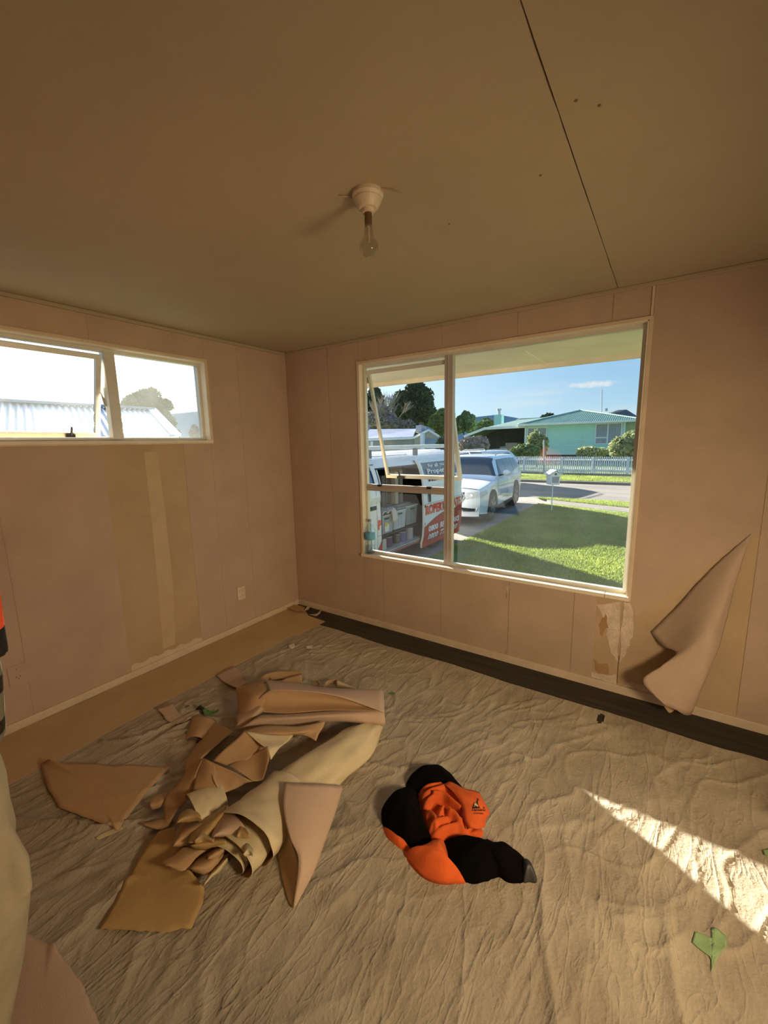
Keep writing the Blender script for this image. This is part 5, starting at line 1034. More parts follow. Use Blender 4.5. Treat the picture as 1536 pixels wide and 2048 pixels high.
# ---------------------------------------------------------------- generic lofted car
def car(loc, rz, label, W=.97, Ln=4.9, hz=1.05, rzf=1.70, name='car', col=None, hood=1.25, big=True, group=None):
    """local frame: front at y=0, length along +y, x to the side, z up from the ground"""
    t = thing(name, loc, label, 'car', group, rz); mc = col or M('car_white', (.84, .87, .92), .25, .02, 3, coat=.8)
    wr = .40 if big else .33; FWy, RWy = .95, Ln-1.02
    def secty(y):  # belt z, roof z, half width, roof half width
        e = y/Ln; ws = hood+.62   # windscreen top
        hoodz = hz-.02-.16*max(0, (1-y/hood))**1.6
        if y < hood: top = hoodz
        elif y < ws: top = hoodz+(rzf-.05-hoodz)*math.sin((y-hood)/(ws-hood)*PI/2)**1.1
        elif y > Ln-.55: top = (rzf-.03)-((y-(Ln-.55))/.55)**1.6*(rzf-1.12)
        else: top = rzf-.05*((y-Ln*.5)/(Ln*.5))**2
        w = W*(1-.10*max(0, 1-y/.75)**2-.06*max(0, (y-(Ln-.5))/.5)**2)
        return hz+.06*e, top, w
    def zb(y):
        b = .26+.05*max(0, 1-y/.4)
        for c in (FWy, RWy):
            if abs(y-c) < wr+.05: b = max(b, wr*.95+math.sqrt(max(0, (wr+.05)**2-(y-c)**2)))
        return b
    def S(y, k, s=1, off=0.):
        """k 0..1 : lower body, 1..2 : greenhouse side, 2..3 : roof half"""
        bz, tz, w = secty(y); gh = max(0, tz-bz)
        if k <= 1: 
            z = zb(y)+(min(bz, tz)-zb(y))*k; x = w*(1-.035*abs(k-.55)**1.5*2)+.02*math.exp(-((z-.62)/.05)**2)*0
            if k > .8: x -= (k-.8)**2*.5
        elif k <= 2: q_ = k-1; z = min(bz, tz)+(gh*.88)*q_; x = w-.02-(.20*q_+.05*q_*q_)*min(1, gh/.5)-(.03 if gh <= 0 else 0)
        else: q_ = k-2; xe = w-.02-.25*min(1, gh/.5); a = q_*PI/2; x = xe*math.cos(a); z = min(bz, tz)+gh*.88+(gh*.12+.012)*math.sin(a)**.6 if gh > 0 else tz+.05*math.sin(a)**.8
        return (s*(x+off), y, z+(off if k > 2 else 0))
    ys_ = [i*Ln/70 for i in range(71)]
    m_ = MB(); ks = [i/10 for i in range(11)]+[1+i/6 for i in range(1, 7)]+[2+i/8 for i in range(1, 9)]
    for s in (1, -1):
        v = [S(y, k, s) for y in ys_ for k in ks]; n = len(ks); m_.add(v, [(i*n+j, (i+1)*n+j, (i+1)*n+j+1, i*n+j+1) if s > 0 else (i*n+j, i*n+j+1, (i+1)*n+j+1, (i+1)*n+j) for i in range(70) for j in range(n-1)])
        # rear cap
        m_.add([S(Ln, k, s) for k in ks]+[(0, Ln+.02, .3)], [(j, j+1, n) for j in range(n-1)])
    # front fascia
    def Fx(u, z, off=0.):  # u -1..1
        top = secty(0.)[1]; q_ = (z-.25)/(top-.25); w = S(0., min(1, max(0, (z-.31)/(top-.31))))[0]; c_ = max(0., math.cos(u*PI/2))**.75
        y = -.20*c_-.06*math.sin(min(1, max(0, q_))*PI)*min(1, c_*2)-off; return (u*w, y, z)
    top0 = secty(0.)[1]
    m_.grid(lambda u, v: Fx(-1+2*u, .25+(top0+.0-.25)*v if v < 1 else top0+.045*math.cos((-1+2*u)*PI/2)), 24, 14)
    m_.grid(lambda u, v: (lambda a, b: tuple(a[i]*(1-v)+b[i]*v for i in range(3)))(Fx(-1+2*u, top0+.045*math.cos((-1+2*u)*PI/2)), (secty(0.)[2]*(-1+2*u)*.97, .02, top0+.05*math.cos((-1+2*u)*PI/2))), 24, 2)
    bo_ = m_.build('body', mc, t, smooth=True, local=True)
    md = bo_.modifiers.new('es', 'EDGE_SPLIT'); md.split_angle = math.radians(38)
    dark = m_vtrim; gl = M('car_glass', (.045, .06, .075), .06, .05, 3, spec=.9)
    def patch(pts, name, mat, nn=6):  # pts: 4 (y,k) corners on side s
        for s in (1, -1):
            q_ = MB(); q_.grid(lambda u, v: S((pts[0][0]*(1-u)+pts[1][0]*u)*(1-v)+(pts[3][0]*(1-u)+pts[2][0]*u)*v, (pts[0][1]*(1-u)+pts[1][1]*u)*(1-v)+(pts[3][1]*(1-u)+pts[2][1]*u)*v, s, .008), nn*2, nn); q_.build(name, mat, t, smooth=True, local=True)
    hs = hood+.62
    patch([(hood+.35, 1.08), (2.55, 1.08), (2.55, 1.9), (hs+.10, 1.9)], 'side_window', gl)
    patch([(2.62, 1.08), (3.50, 1.08), (3.45, 1.9), (2.62, 1.9)], 'side_window', gl)
    patch([(3.58, 1.10), (Ln-.55, 1.25), (Ln-.62, 1.85), (3.55, 1.9)], 'side_window', gl)
    patch([(hood+.25, .42), (3.6, .42), (3.6, .44), (hood+.25, .44)], 'door_crease', M('crease', (.5, .52, .56), .4), 2)
    for yy in (1.45, 2.58, 3.54): patch([(yy, .12), (yy+.012, .12), (yy+.012, 1.05), (yy, 1.05)], 'panel_gap', dark, 3)
    for yy in (2.25, 3.2): patch([(yy, .83), (yy+.2, .83), (yy+.2, .89), (yy, .89)], 'door_handle', mc, 2)
    patch([(FWy+.5, .0), (RWy-.5, .0), (RWy-.5, .10), (FWy+.5, .10)], 'sill_trim', dark, 2)
    # windscreen across both sides
    q_ = MB()
    def WS(u, v):
        y = hood+.07+(.50)*v; kk = 2+(1-abs(-1+2*u))*1.0; p = S(y, max(2.0, min(3, kk)), 1 if u > .5 else -1, .006); ex = (1.5*abs(-1+2*u)-1)
        return p
    q_.grid(WS, 24, 8); q_.build('windscreen', gl, t, smooth=True, local=True)
    for s in (1, -1):
        for cy in (FWy, RWy): wheel('wheel', t, (s*(W-.14), cy, wr), wr, .25, s, local=True, spokes=6)
        for cy in (FWy, RWy):
            q_ = MB(); q_.lathe([(wr*1.12, -.12*s), (wr*1.12, .005*s), (wr*1.04, .0)], (s*(W-.005), cy, wr*.98), 30, axis='x'); q_.lathe([(0, 0), (wr*1.1, 0)], (s*(W-.30), cy, wr), 24, axis='x'); q_.v = [p if p[2] > .1 else (p[0], p[1], .1) for p in q_.v]; q_.build('wheel_arch', dark, t, local=True)
        MB().bar((s*(W-.06), hood+.52, hz+.06), (s*(W+.08), hood+.50, hz+.09), .05, .04).build('mirror_arm', dark, t, local=True)
        q_ = MB().lathe([(0, -.05), (.07, -.045), (.10, 0), (.085, .05), (0, .06)], (0, 0, 0), 14, axis='y', sy=1.0); q_.v = [(s*(W+.14)+p[0]*1.25, hood+.5+p[1], hz+.14+p[2]*.8) for p in q_.v]; q_.build('wing_mirror', mc, t, smooth=True, local=True)
        MB().tube([(s*(W-.28), hs+.25, rzf-.01), (s*(W-.28), hs+.4, rzf+.04), (s*(W-.28), Ln-.9, rzf+.04), (s*(W-.28), Ln-.75, rzf-.04)], .018, 8).build('roof_rail', m_rim, t, local=True)
        q_ = MB(); q_.grid(lambda u, v: Fx(s*(.66+.31*u), .69+.05*u+(.17-.02*u)*v, .012), 8, 5); q_.build('headlight', M('lamp_glass', (.62, .62, .60), .15, .2, 25), t, smooth=True, local=True)
        q_ = MB(); q_.grid(lambda u, v: S(.0+.38*u, .66+.05*u+(.24-.08*u)*v, s, .010), 8, 5); q_.build('headlight', bpy.data.materials['lamp_glass'], t, smooth=True, local=True)
        for uu in (.80,):
            q_ = MB(); p = Fx(s*uu, .80, .02); q_.lathe([(0, -.006), (.035, -.004), (.042, .01)], (0, 0, 0), 14, axis='y'); q_.v = [(a+p[0], b+p[1], c+p[2]) for a, b, c in q_.v]; q_.build('projector_lens', m_rim, t, local=True)
        q_ = MB(); q_.grid(lambda u, v: Fx(s*(.46+.44*u), .40-.01*u+(.10-.03*u)*v, .012), 8, 3); q_.build('fog_lamp_recess', dark, t, local=True)
        q_ = MB(); q_.tube([Fx(s*.42, .52, .015), Fx(s*.60, .385, .015), Fx(s*.92, .385, .015), Fx(s*.95, .48, .015)], .010, 6); q_.build('chrome_trim', m_rim, t, local=True)
        MB().grid(lambda u, v: (s*(.70+.24*u), Ln+.02-.12*u*u, .82+.2*v), 5, 3).build('tail_light', M('tail_red', (.4, .02, .02), .3), t, local=True)
    q_ = MB(); q_.grid(lambda u, v: Fx((-1+2*u)*(.50+.12*v), .56+.31*v, .012), 12, 5); q_.build('grille', dark, t, local=True)
    q_ = MB(); q_.tube([Fx(-.54, .86, .018), Fx(.54, .86, .018), Fx(.62, .74, .018), Fx(.50, .575, .018), Fx(-.50, .575, .018), Fx(-.62, .74, .018), Fx(-.54, .86, .018)], .022, 8); q_.build('grille_surround', m_rim, t, local=True)
    for k in range(3): MB().tube([Fx(-.42+.1*i, .64+.065*k, .018) for i in range(9)], .006, 6).build('grille_bar', m_rim, t, local=True)
    q_ = MB(); q_.grid(lambda u, v: Fx(-.40+.80*u, .31+.11*v, .012), 10, 3); q_.build('lower_intake', dark, t, local=True)
    MB().box((-.90*W, .1, .18), (.90*W, Ln-.1, .30)).build('underbody', dark, t, local=True)
    MB().box((-.6, 3.0-.0, rzf+.0), (.6, 3.02, rzf+.004)).build('roof_seam', dark, t, local=True)
    for k in (-1, 1): MB().tube([(k*.1+.35, hood+.06, hz+.045), (k*.1-.1, hood+.22, hz+.20)], .008, 5).build('wiper', dark, t, local=True)
    return t
suv = car((-1.72, 7.0, GZ), math.radians(5.2), 'white family car parked behind the van, facing the house', W=.98, Ln=4.95, hz=1.10, rzf=1.72)
c2 = car((-5.2, 14.2, GZ), math.radians(-12), 'white wagon on the street, mostly hidden behind the nearer white car', W=.93, Ln=4.9, hz=1.05, rzf=1.68)

# ---------------------------------------------------------------- picket fence
FYY = 24.55; FB = -.46
fn_ = thing('picket_fence', (-1.6, FYY, FB), 'long white picket fence across the street', 'fence')
pk = MB(); w_, hh = .036, 1.02; prof = [(-w_, 0), (w_, 0), (w_, hh-.05), (w_*.7, hh-.015), (0, hh), (-w_*.7, hh-.015), (-w_, hh-.05)]
pk.add([(x, y, z) for y in (-.011, .011) for x, z in prof], [tuple(range(7)), tuple(range(13, 6, -1))]+[(i, i+7, (i+1) % 7+7, (i+1) % 7) for i in range(7)])
p0 = pk.build('picket', m_wht, fn_, local=True); p0.location = (-3.9, -.03, 0)
npk = 74
for i in range(1, npk): dupmesh(p0, 'picket', fn_, (-3.9+i*.1135, -.03, .012*random.random()))
for z in (.22, .78): MB().box((-5.6, FYY, FB+z), (3.2, FYY+.035, FB+z+.08)).build('rail', m_wht, fn_)
for px_ in (1049, 1122, 1186, 1255):
    x = PY(px_, 930, FYY).x; MB().box((x-.05, FYY-.02, FB), (x+.05, FYY+.06, FB+.98)).build('post', m_wht, fn_)
m_hedge = M('leaf_mid', (.10, .15, .05), .8, .3, 3, trans=.1, col2=(.22, .26, .10)); m_dark = M('leaf_dark', (.028, .05, .024), .8, .3, 3, col2=(.06, .09, .04), trans=.1)
m_bare = M('bare_twigs', (.24, .20, .17), .9, .2, 3, col2=(.40, .34, .31)); m_bark = M('bark', (.10, .08, .06), .95, .2, 4); m_leafy = M('leaf_yellowish', (.20, .24, .09), .8, .3, 3, col2=(.42, .44, .22), trans=.2)
def leaves(mb, blobs, n, sz, seed=0):
    rs = random.Random(seed); tot = sum(b[1][0]*b[1][2] for b in blobs)
    for c, r in blobs:
        k = int(n*r[0]*r[2]/tot)
        for _ in range(k):
            d = Vector((rs.gauss(0, 1), rs.gauss(0, 1), rs.gauss(0, 1))).normalized(); s = .60+.55*rs.random()**.7
            p = Vector((c[0]+d.x*r[0]*s, c[1]+d.y*r[1]*s, c[2]+d.z*r[2]*s)); a = Vector((rs.gauss(0, 1), rs.gauss(0, 1), rs.gauss(0, 1))).normalized(); b = a.orthogonal().normalized(); q_ = sz*(.6+.8*rs.random())
            mb.add([p-a*q_, p+b*q_*.6, p+a*q_, p-b*q_*.6], [(0, 1, 2, 3)])
    return mb
def core(mb, c, r, n=10):
    mb.lathe([(math.sin(t*PI/8)*r[0]*.6, -math.cos(t*PI/8)*r[2]*.6) for t in range(9)], c, n, sy=r[1]/r[0])
def shrub(c, r, n, sz, mat, label, name='shrub', cat='shrub', stem=True, seed=1, group=None, lumps=6, m2=None):
    c = Vector(c); t = thing(name, (c.x, c.y, c.z-r[2]), label, cat, group); rs = random.Random(seed); bl = []
    for k in range(lumps):
        d = Vector((rs.uniform(-.5, .5)*r[0], rs.uniform(-.5, .5)*r[1], rs.uniform(-.35, .45)*r[2])); f = rs.uniform(.45, .7); bl.append(((c+d), (r[0]*f, r[1]*f, r[2]*f)))
    mb = leaves(MB(), bl, n, sz, seed)
    for b in bl: core(mb, b[0], b[1])
    mb.build('foliage', mat, t, kind='stuff')
    MB().tube([Vector((c.x, c.y, min(c.z-r[2], GZ+.1))), c], [r[0]*.07, r[0]*.04], 8).build('trunk', m_bark, t)
    return t
def SH(px0, px1, pyt, pyb, Y, n, sz, mat, label, **k):
    a = PY(px0, (pyt+pyb)/2, Y); b = PY(px1, (pyt+pyb)/2, Y); t = PY((px0+px1)/2, pyt, Y); u = PY((px0+px1)/2, pyb, Y)
    c = Vector(((a.x+b.x)/2, Y, (t.z+u.z)/2)); rx = abs(b.x-a.x)/2; rz_ = (t.z-u.z)/2
    return shrub(c, (rx*1.12, min(rx, 3)*1.0, rz_*1.12), n, sz, mat, label, **k)
SH(1025, 1076, 890, 918, 28, 2600, .11, m_hedge, 'rounded green shrub behind the left end of the picket fence', seed=2)
SH(1056, 1096, 866, 916, 29.5, 2600, .12, m_leafy, 'taller leafy shrub against the left windows of the green house', seed=3)
SH(1160, 1218, 896, 918, 29, 2600, .10, m_leafy, 'low dome shaped shrub in front of the middle of the green house', seed=4)
SH(1230, 1292, 866, 918, 28, 3600, .13, m_leafy, 'large glossy shrub at the right corner of the green house', seed=5)
SH(924, 975, 872, 910, 27, 3000, .10, m_bare, 'clipped brown hedge beside the carport', name='hedge', cat='hedge', seed=6)
SH(873, 905, 870, 905, 21, 1600, .08, m_dark, 'round dark conifer ball beside the grey house', seed=7)

# ---------------------------------------------------------------- aqua house
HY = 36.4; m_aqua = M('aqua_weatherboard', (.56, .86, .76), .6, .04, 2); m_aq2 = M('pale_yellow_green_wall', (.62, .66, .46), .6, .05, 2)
m_groof = M('green_iron_roof', (.20, .34, .28), .45, .08, 2)
hs_ = thing('house', (-3.6, HY, .2), 'aqua weatherboard house with a green iron hip roof behind the picket fence', 'house')
hx0, hx1 = PY(1050, 880, HY).x, PY(1248, 880, HY).x; hb_, he = .26, 2.86
MB().box((hx0, HY+.1, hb_-.9), (hx1, HY+7, he)).build('wall', m_aqua, hs_)
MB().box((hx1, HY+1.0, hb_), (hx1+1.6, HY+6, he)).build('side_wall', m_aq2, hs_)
MB().box((hx0+.1, HY+.05, hb_-.95), (hx1-.1, HY+.12, hb_)).build('foundation', M('foundation_dark', (.08, .06, .05), .9), hs_)
wx = [(PY(a, 870, HY).x, PY(b, 870, HY).x, PY(a, c, HY).z, PY(a, d, HY).z) for a, b, c, d in ((1056, 1092, 898, 857), (1192, 1241, 887, 849))]
nb = 15
for k in range(nb):
    z = hb_+(he-hb_)*k/nb; dz = (he-hb_)/nb; xs_ = [hx0]
    segs = []; cur = hx0
    for w in wx:
        if z+dz > w[2] and z < w[3]: segs.append((cur, w[0])); cur = w[1]
    segs.append((cur, hx1)); m_ = MB()
    for a, b in segs: m_.add([(a, HY+.02, z), (b, HY+.02, z), (b, HY+.06, z+dz), (a, HY+.06, z+dz), (a, HY+.1, z), (b, HY+.1, z)], [(0, 1, 2, 3), (0, 4, 5, 1)])
    m_.build('weatherboard', m_aqua, hs_)
for i, w in enumerate(wx):
    fr_ = MB(); x0, x1, z0, z1 = w; xm = x0+(x1-x0)*(.5 if i == 0 else .48)
    for a in ((x0-.06, x1+.06, z1, z1+.08), (x0-.06, x1+.06, z0-.08, z0), (x0-.08, x0, z0, z1), (x1, x1+.08, z0, z1), (xm-.05, xm+.05, z0, z1)): fr_.box((a[0], HY-.03, a[2]), (a[1], HY+.1, a[3]))
    if i: fr_.box((x0, HY-.02, z0+.42), (xm, HY+.1, z0+.52))
    f_ = fr_.build('window', m_wht, hs_)
    for a, b in ((x0, xm-.05), (xm+.05, x1)):
        MB().box((a, HY+.05, z0), (b, HY+.06, z1)).build('pane', M('far_glass', (.30, .33, .36), .1, .1, 2, spec=.8), f_, local=True)
        cu = MB(); cu.grid(lambda u, v: (a+(b-a)*u, HY+.04-.02*math.sin(u*30), z0+(z1-z0)*v), 30, 1); cu.build('curtain', M('net_curtain', (.42, .43, .48), .9, .1, 3), f_, local=True)
rx0, rx1 = hx0-.5, PY(1287, 850, HY-.6).x; rid = PY(1160, 821, HY+3.6); ey = HY-.6
rf = MB(); A_, B_, C_, D_ = (rx0, ey, he+.12), (rx1, ey, he+.12), (rx1, ey+8.4, he+.12), (rx0, ey+8.4, he+.12); R1, R2 = (rid.x-.05, HY+3.6, rid.z), (rid.x+.05, HY+3.6, rid.z)
rf.add([A_, B_, C_, D_, R1, R2], [(0, 1, 5, 4), (1, 2, 5), (2, 3, 4, 5), (3, 0, 4), (3, 2, 1, 0)]); ro = rf.build('roof', m_groof, hs_)
rb = MB(); n = 62
for i in range(1, n):
    x = rx0+(rx1-rx0)*i/n; t = min((x-rx0)/(rid.x-rx0), (rx1-x)/(rx1-rid.x)); t = max(0, min(1, t)); e0 = Vector((x, ey, he+.13)); e1 = Vector((x, ey+(HY+3.6-ey)*t, he+.13+(rid.z-he-.12)*t)); 
    if t > .02: rb.bar(e0, e1, .06, .05)
rb.build('roof_corrugation', m_groof, ro, kind='stuff', local=True)
for p_, q_ in ((A_, R1), (B_, R2)): MB().bar(Vector(p_)+Vector((0, 0, .06)), Vector(q_)+Vector((0, 0, .06)), .25, .07).build('ridge_cap', M('ridge_pale', (.42, .60, .52), .4), ro, local=True)
MB().box((rx0, ey-.10, he+.0), (rx1+.1, ey+.02, he+.17)).box((rx1, ey, he), (rx1+.1, ey+8, he+.17)).build('gutter', m_wht, hs_)
MB().box((rx0, ey, he-.02), (rx1, HY+.1, he+.02)).build('soffit', m_wht, hs_)
MB().box((hx1-.05, HY-.03, hb_), (hx1+.04, HY+.1, he)).box((hx0-.05, HY-.03, hb_-.3), (hx0+.08, HY+.1, he)).build('corner_board', m_wht, hs_)
# lower left wing roof, carport, chimney
cy_ = HY-.2; k0 = PY(928, 873, cy_); k1 = PY(970, 857, cy_); k2 = PY(1050, 853, cy_); k3 = PD(1060, 836, 46)
cp_ = thing('carport', (k1.x, cy_, .1), 'low open carport joined to the left side of the aqua house', 'carport')
m_cr = MB(); m_cr.add([k0, k1, k2, k2+Vector((0, 6, .9)), k1+Vector((1.5, 6, .9)), k0+Vector((0, 6, .0))], [(0, 1, 4, 5), (1, 2, 3, 4)]); m_cr.build('roof', M('carport_roof', (.14, .24, .20), .6), cp_, thick=.08)
MB().bar(k0, k1, .2, .22).bar(k1, k2, .2, .24).build('fascia', m_wht, cp_)
for q_ in (k0+Vector((.3, 0, -.1)), k1+Vector((4.4, .5, -.1))): MB().bar((q_.x, q_.y, 0), (q_.x, q_.y, q_.z), .12, .12, up=(1, 0, 0)).build('post', m_bark if q_.x > k1.x else m_wht, cp_)
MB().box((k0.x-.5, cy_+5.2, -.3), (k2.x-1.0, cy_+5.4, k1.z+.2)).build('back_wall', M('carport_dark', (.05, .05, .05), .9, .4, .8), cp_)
MB().box((k1.x+1.0, cy_+1.5, .0), (k1.x+2.8, cy_+3.5, 1.0)).box((k1.x+1.5, cy_+1.6, 1.0), (k1.x+2.6, cy_+3, 1.35)).build('covered_trailer', M('beige_cover', (.42, .36, .28), .8), label='beige covered trailer parked in the carport shade', cat='trailer')
wing = thing('house_wing', (k1.x, 44, 0), 'long low dark green roof wing behind the carport', 'house')
w0, w1, w2 = PD(963, 862, 50), PD(1040, 838, 50), PD(1110, 835, 50)
MB().add([w0, w1, w2, w2+Vector((0, 1, -2)), w0+Vector((0, 1, -2))], [(0, 1, 2, 3, 4)]).build('roof', M('wing_roof', (.20, .33, .29), .6), wing, thick=.3)
MB().box((w0.x+2, w1.y+.6, GZ), (w2.x-1, w1.y+5, w0.z)).build('wall', m_aqua, wing)
ch0, ch1, cht, chc = PD(990, 848, 52), PD(1005, 848, 52), PD(998, 830, 52), PD(998, 818, 52)
chm = thing('chimney', ((ch0.x+ch1.x)/2, ch0.y, 0), 'square aqua block chimney with a round flue cowl behind the carport', 'chimney'); cm_ = (ch0+ch1)/2; hw = (ch1-ch0).length/2
MB().box((cm_.x-hw, cm_.y-hw, 0), (cm_.x+hw, cm_.y+hw, cht.z)).build('stack', m_aqua, chm); MB().lathe([(.18, 0), (.18, chc.z-cht.z-.2), (.28, chc.z-cht.z-.2), (.28, chc.z-cht.z), (0, chc.z-cht.z)], (cm_.x, cm_.y, cht.z), 16).build('flue', m_rim, chm)
MB().tube([PD(1203, 836, 41), PD(1203.5, 780, 41)], .05, 6).build('radio_mast', M('mast', (.3, .33, .36), .6), label='thin radio mast standing above the aqua house roof', cat='mast').location += Vector((0, 0, 0))
MB().tube([PY(1088, 948, 24.2), PY(1088, 880, 24.2)], .05, 8).build('fence_pole', M('galv_post', (.50, .50, .46), .6), label='plain pale pole standing at the picket fence', cat='pole')
# dark hip roof behind right
bk = thing('dark_roofed_house', (PD(1240, 870, 60).x, PD(1240, 870, 60).y, 0), 'dark roofed house behind the right end of the aqua house', 'house')
pa, pb, pc, pd_ = PD(1203, 836, 58), PD(1236, 820, 62), PD(1253, 819, 62), PD(1290, 842, 58)
MB().add([pa, pb, pc, pd_, pa+Vector((-6, 12, 0)), pd_+Vector((0, 14, 0))], [(0, 3, 2, 1), (0, 1, 4), (3, 5, 2), (1, 2, 5, 4)]).build('roof', M('dark_tile_roof', (.045, .055, .06), .6, .2, 1), bk)
MB().add([pa+Vector((.3, .3, 0)), pd_+Vector((-.3, .3, 0)), Vector((pd_.x-.3, pd_.y+.3, GZ)), Vector((pa.x+.3, pa.y+.3, GZ))], [(0, 1, 2, 3)]).build('wall', M('beige_wall', (.45, .40, .30), .8), bk, thick=.2)
MB().bar(PD(1213, 822, 62), PD(1213, 817, 62), .3, .3, up=(1, 0, 0)).build('vent_pipe', m_rim, bk)

# ---------------------------------------------------------------- low grey house seen through the sash
lh_ = thing('low_house', (-13.5, 22.6, -.4), 'low grey brick house with a pale blue grey roof left of the conifer ball', 'house')
D0 = 30.
e0, e1 = PD(722, 880, D0), PD(826, 876, D0); r0_, r1_ = PD(740, 861, D0+3), PD(832, 860, D0+3); gp_, gr = PD(857.5, 860, D0), PD(878, 872.5, D0)
m_lroof = M('blue_grey_roof', (.32, .36, .48), .6, .08, 2); m_lwall = M('grey_block_wall', (.36, .37, .35), .8, .08, 2)
MB().add([e0, e1, r1_, r0_], [(0, 1, 2, 3)]).build('roof', m_lroof, lh_, thick=.1)
MB().add([e1, gp_, r1_+Vector((0, 2, 0))], [(0, 1, 2)]).build('roof', m_lroof, lh_, thick=.1)
MB().bar(e0, e1, .1, .16).bar(e1, gp_, .1, .14).bar(gp_, gr, .1, .14).build('fascia', m_wht, lh_)
def wallq(a, b, zt=None, y=.3): 
    a = a+Vector((0, y, 0)); b = b+Vector((0, y, 0)); return [a, b, Vector((b.x, b.y, -.6)), Vector((a.x, a.y, -.6))]
MB().add(wallq(e0, e1), [(0, 1, 2, 3)]).build('wall', m_lwall, lh_, thick=.2)
w_ = [e1+Vector((0, .2, 0)), gp_+Vector((0, .2, 0)), gr+Vector((0, .2, 0)), Vector((gr.x, gr.y+.2, -.6)), Vector((e1.x, e1.y+.2, -.6))]
MB().add(w_, [(0, 1, 2, 3, 4)]).build('gable_wall', M('cream_gable', (.55, .52, .40), .8), lh_, thick=.2)
q0, q1 = PD(848, 877, D0-.1), PD(876, 877, D0-.1); MB().add([q0, q1, PD(876, 898, D0-.1), PD(848, 898, D0-.1)], [(0, 1, 2, 3)]).build('garage_door', M('garage_blue', (.30, .35, .42), .6), lh_, thick=.05)
for a, b in ((741, 746), (728, 734)): MB().add([PD(a, 883, D0-.1), PD(b, 883, D0-.1), PD(b, 900, D0-.1), PD(a, 900, D0-.1)], [(0, 1, 2, 3)]).build('window', m_wht, lh_, thick=.05)
MB().bar(PD(845, 866, D0-.3), PD(845, 900, D0-.3), .3, .22, up=(1, 0, 0)).build('gable_post', m_wht, lh_)
chx = thing('brick_chimney', PD(842, 862, D0+2), 'short pale chimney on the grey house roof', 'chimney')
MB().bar(PD(842, 866, D0+2), PD(842, 852, D0+2), .75, .5, up=(1, 0, 0)).build('stack', M('chimney_pale', (.50, .47, .45), .8), chx); MB().bar(PD(843, 852, D0+2), PD(843, 845, D0+2), .3, .3, up=(1, 0, 0)).build('pot', m_bark, chx)

# ---------------------------------------------------------------- trees
def tree(name, pxc, pyt, pyb, wpx, D, n, sz, mat, label, seed, lumps=16, cat='tree', group=None, flatb=1.):
    rs = random.Random(seed); t0 = PD(pxc, pyt, D); b0 = PD(pxc, pyb, D); R_ = wpx/FPX*D/2; hz_ = (t0.z-b0.z)/2; c = (t0+b0)/2
    t = thing(name, (c.x, c.y, 0), label, cat, group); bl = []
    for k in range(lumps):
        a = rs.random()*2*PI; e = rs.uniform(-1, 1); q_ = math.sqrt(1-e*e)*.68; f = rs.uniform(.28, .42)
        bl.append((c+Vector((math.cos(a)*q_*R_, math.sin(a)*q_*R_, e*.68*hz_)), (R_*f, R_*f, hz_*f)))
    bl.append((c, (R_*.6, R_*.6, hz_*.6))); mb = leaves(MB(), bl, n, sz, seed)
    for b in bl: core(mb, b[0], b[1], 8)
    mb.build('foliage', mat, t, kind='stuff'); MB().tube([Vector((c.x, c.y, -.6)), c], [R_*.09, R_*.05], 8).build('trunk', m_bark, t); return t
tree('evergreen_tree', 826, 768, 868, 88, 62, 15000, .22, m_dark, 'big dark domed evergreen tree behind the grey house', 11, 22)
tree('evergreen_tree', 745, 775, 840, 46, 60, 6000, .2, m_dark, 'dark tree at the left jamb of the big window', 12, 12)
tree('leafy_tree', 885, 815, 872, 56, 50, 8000, .17, m_hedge, 'pale green bushy tree right of the big evergreen, behind the window mullion', 13, 14)
tree('leafy_tree', 928, 822, 870, 46, 55, 7000, .18, m_hedge, 'grey green tree right of the open sash, left of the chimney', 14, 12)
tree('leafy_tree', 968, 836, 868, 50, 70, 3500, .3, m_hedge, 'distant low trees behind the carport roof', 15, 10)
tree('leafy_tree', 1098, 825, 840, 30, 75, 900, .3, m_dark, 'sparse treetop showing just above the aqua house ridge, left side', 16, 6)
def bare(px_, pyt, pyb, D, label, seed, spread=.35, n=26, wpx=40):
    rs = random.Random(seed); b0 = PD(px_, pyb, D); hgt = (PD(px_, pyt, D)-b0).z; t = thing('bare_tree', (b0.x, b0.y, GZ), label, 'tree'); mb = MB().tube([Vector((b0.x, b0.y, GZ-.1)), b0], hgt*.03, 8)
    def br(p, d, ln, r, lv):
        e = p+d*ln; mb.tube([p, p.lerp(e, .5)+Vector((rs.uniform(-.03, .03)*ln, 0, 0)), e], [r, r*.85, r*.65], 5, cap=False)
        if lv:
            for k in range(rs.choice((3, 4))):
                dd = (d+Vector((rs.gauss(0, spread), rs.gauss(0, spread), rs.uniform(-.05, .3)))).normalized(); br(p.lerp(e, rs.uniform(.45, 1)), dd, ln*rs.uniform(.6, .85), r*.62, lv-1)
    for k in range(3): br(b0+Vector((rs.uniform(-.5, .5), 0, -2)), Vector((rs.gauss(0, .15), rs.gauss(0, .15), 1)).normalized(), hgt*.46, hgt*.02, 4)
    mb.build('branches', m_bare, t, kind='stuff'); return t
bare(775, 765, 860, 56, 'tall bare winter tree between the two dark evergreens', 21)
bare(1300, 800, 850, 60, 'bare tree behind the dark roofed house at the right window jamb', 22)
tree('blossom_tree', 762, 812, 872, 62, 48, 6000, .16, m_bare, 'pinkish bare twiggy tree left behind the grey house', 23, 12)
tree('blossom_tree', 800, 835, 868, 56, 46, 4500, .16, M('twig_brown', (.17, .15, .12), .9, .2, 3, col2=(.28, .25, .2)), 'brown scrubby tree under the big evergreen', 24, 10)
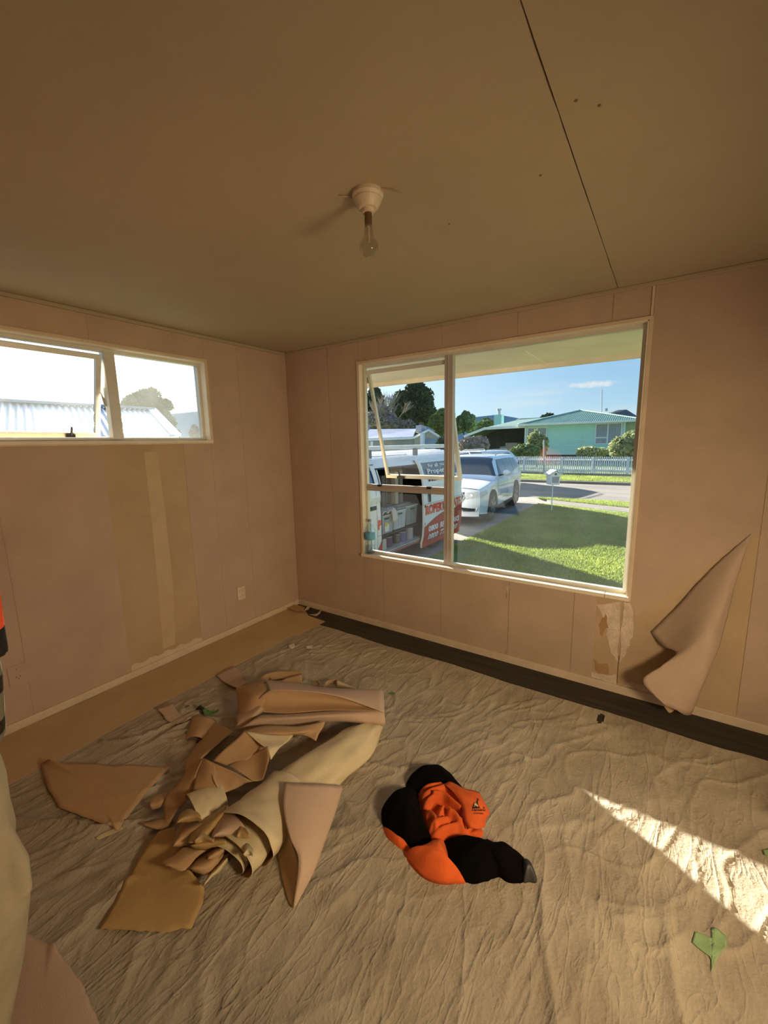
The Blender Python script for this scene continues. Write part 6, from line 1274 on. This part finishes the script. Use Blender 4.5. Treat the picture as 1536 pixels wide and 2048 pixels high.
# hills
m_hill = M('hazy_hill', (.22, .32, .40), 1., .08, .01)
hl = MB()
hp_ = [(-500, 320, 12), (-420, 330, 34), (-350, 350, 27), (-280, 380, 31), (-210, 400, 24), (-150, 420, 29), (-90, 420, 16), (-30, 430, 20), (60, 430, 18), (160, 430, 14)]
v = []
for x, y, h_ in hp_: v += [(x, y, -5), (x, y+20, h_), (x, y+120, -5)]
f = []
for i in range(len(hp_)-1): f += [(i*3, i*3+3, i*3+4, i*3+1), (i*3+1, i*3+4, i*3+5, i*3+2)]
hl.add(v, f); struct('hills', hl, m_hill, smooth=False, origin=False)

# ---------------------------------------------------------------- neighbour seen through the high window
m_nroof = M('galvanised_iron', (.55, .56, .58), .33, .06, 2, metal=.55)
E1 = PX(352, 873, -6.5); rp = PX(302, 819, -9.77)
nb_ = thing('neighbour_house', (-12, -3, GZ), 'neighbouring house with a glinting corrugated iron roof seen through the high window', 'house')
ey0 = -13.; slope_n = Vector((-(E1.x-rp.x), 0, rp.z-E1.z)); per = .135
def nrf(u, v):
    y = ey0+(E1.y+(rp.y-E1.y)*v-ey0)*u; x = E1.x-(E1.x-rp.x)*v; z = E1.z+(rp.z-E1.z)*v+.022*math.sin(2*PI*y/per); return (x, y, z)
MB().grid(nrf, int((E1.y-ey0)/per*6), 1).build('roof', m_nroof, nb_, smooth=True)
MB().grid(lambda u, v: (2*rp.x-nrf(u, v)[0], nrf(u, 1)[1], nrf(u, v)[2]-.02), 40, 1).build('roof', m_nroof, nb_)
MB().bar((rp.x, ey0, rp.z+.02), (rp.x, rp.y+.05, rp.z+.02), .32, .06).build('ridge_cap', M('ridge_blue', (.40, .46, .54), .5), nb_)
MB().bar((rp.x, rp.y, rp.z+.03), (E1.x, E1.y, E1.z+.03), .22, .05).build('barge_cap', m_nroof, nb_)
MB().box((E1.x, ey0, E1.z-.14), (E1.x+.12, E1.y, E1.z-.0)).build('gutter', m_wht, nb_)
MB().box((2*rp.x-E1.x+.5, ey0+.3, GZ), (E1.x-.5, E1.y-.4, E1.z)).build('wall', m_lwall, nb_)
tree('leafy_tree', 303, 782, 872, 92, 34, 14000, .12, m_hedge, 'big round backlit tree beyond the neighbouring roof', 31, 20)
tree('leafy_tree', 255, 800, 850, 40, 36, 2500, .17, m_hedge, 'smaller crown left of the big backlit tree, beside the high window mullion', 36, 8)
tree('leafy_tree', 328, 858, 884, 26, 24, 1200, .10, m_dark, 'small dark bush at the foot of the backlit tree', 32, 6)
tree('leafy_tree', 350, 856, 884, 20, 26, 1000, .10, m_dark, 'small dark bush at the end of the neighbouring roof', 33, 6)
tree('leafy_tree', 392, 850, 886, 26, 40, 1500, .16, m_bare, 'hazy bare shrub at the right end of the high window view', 34, 8)
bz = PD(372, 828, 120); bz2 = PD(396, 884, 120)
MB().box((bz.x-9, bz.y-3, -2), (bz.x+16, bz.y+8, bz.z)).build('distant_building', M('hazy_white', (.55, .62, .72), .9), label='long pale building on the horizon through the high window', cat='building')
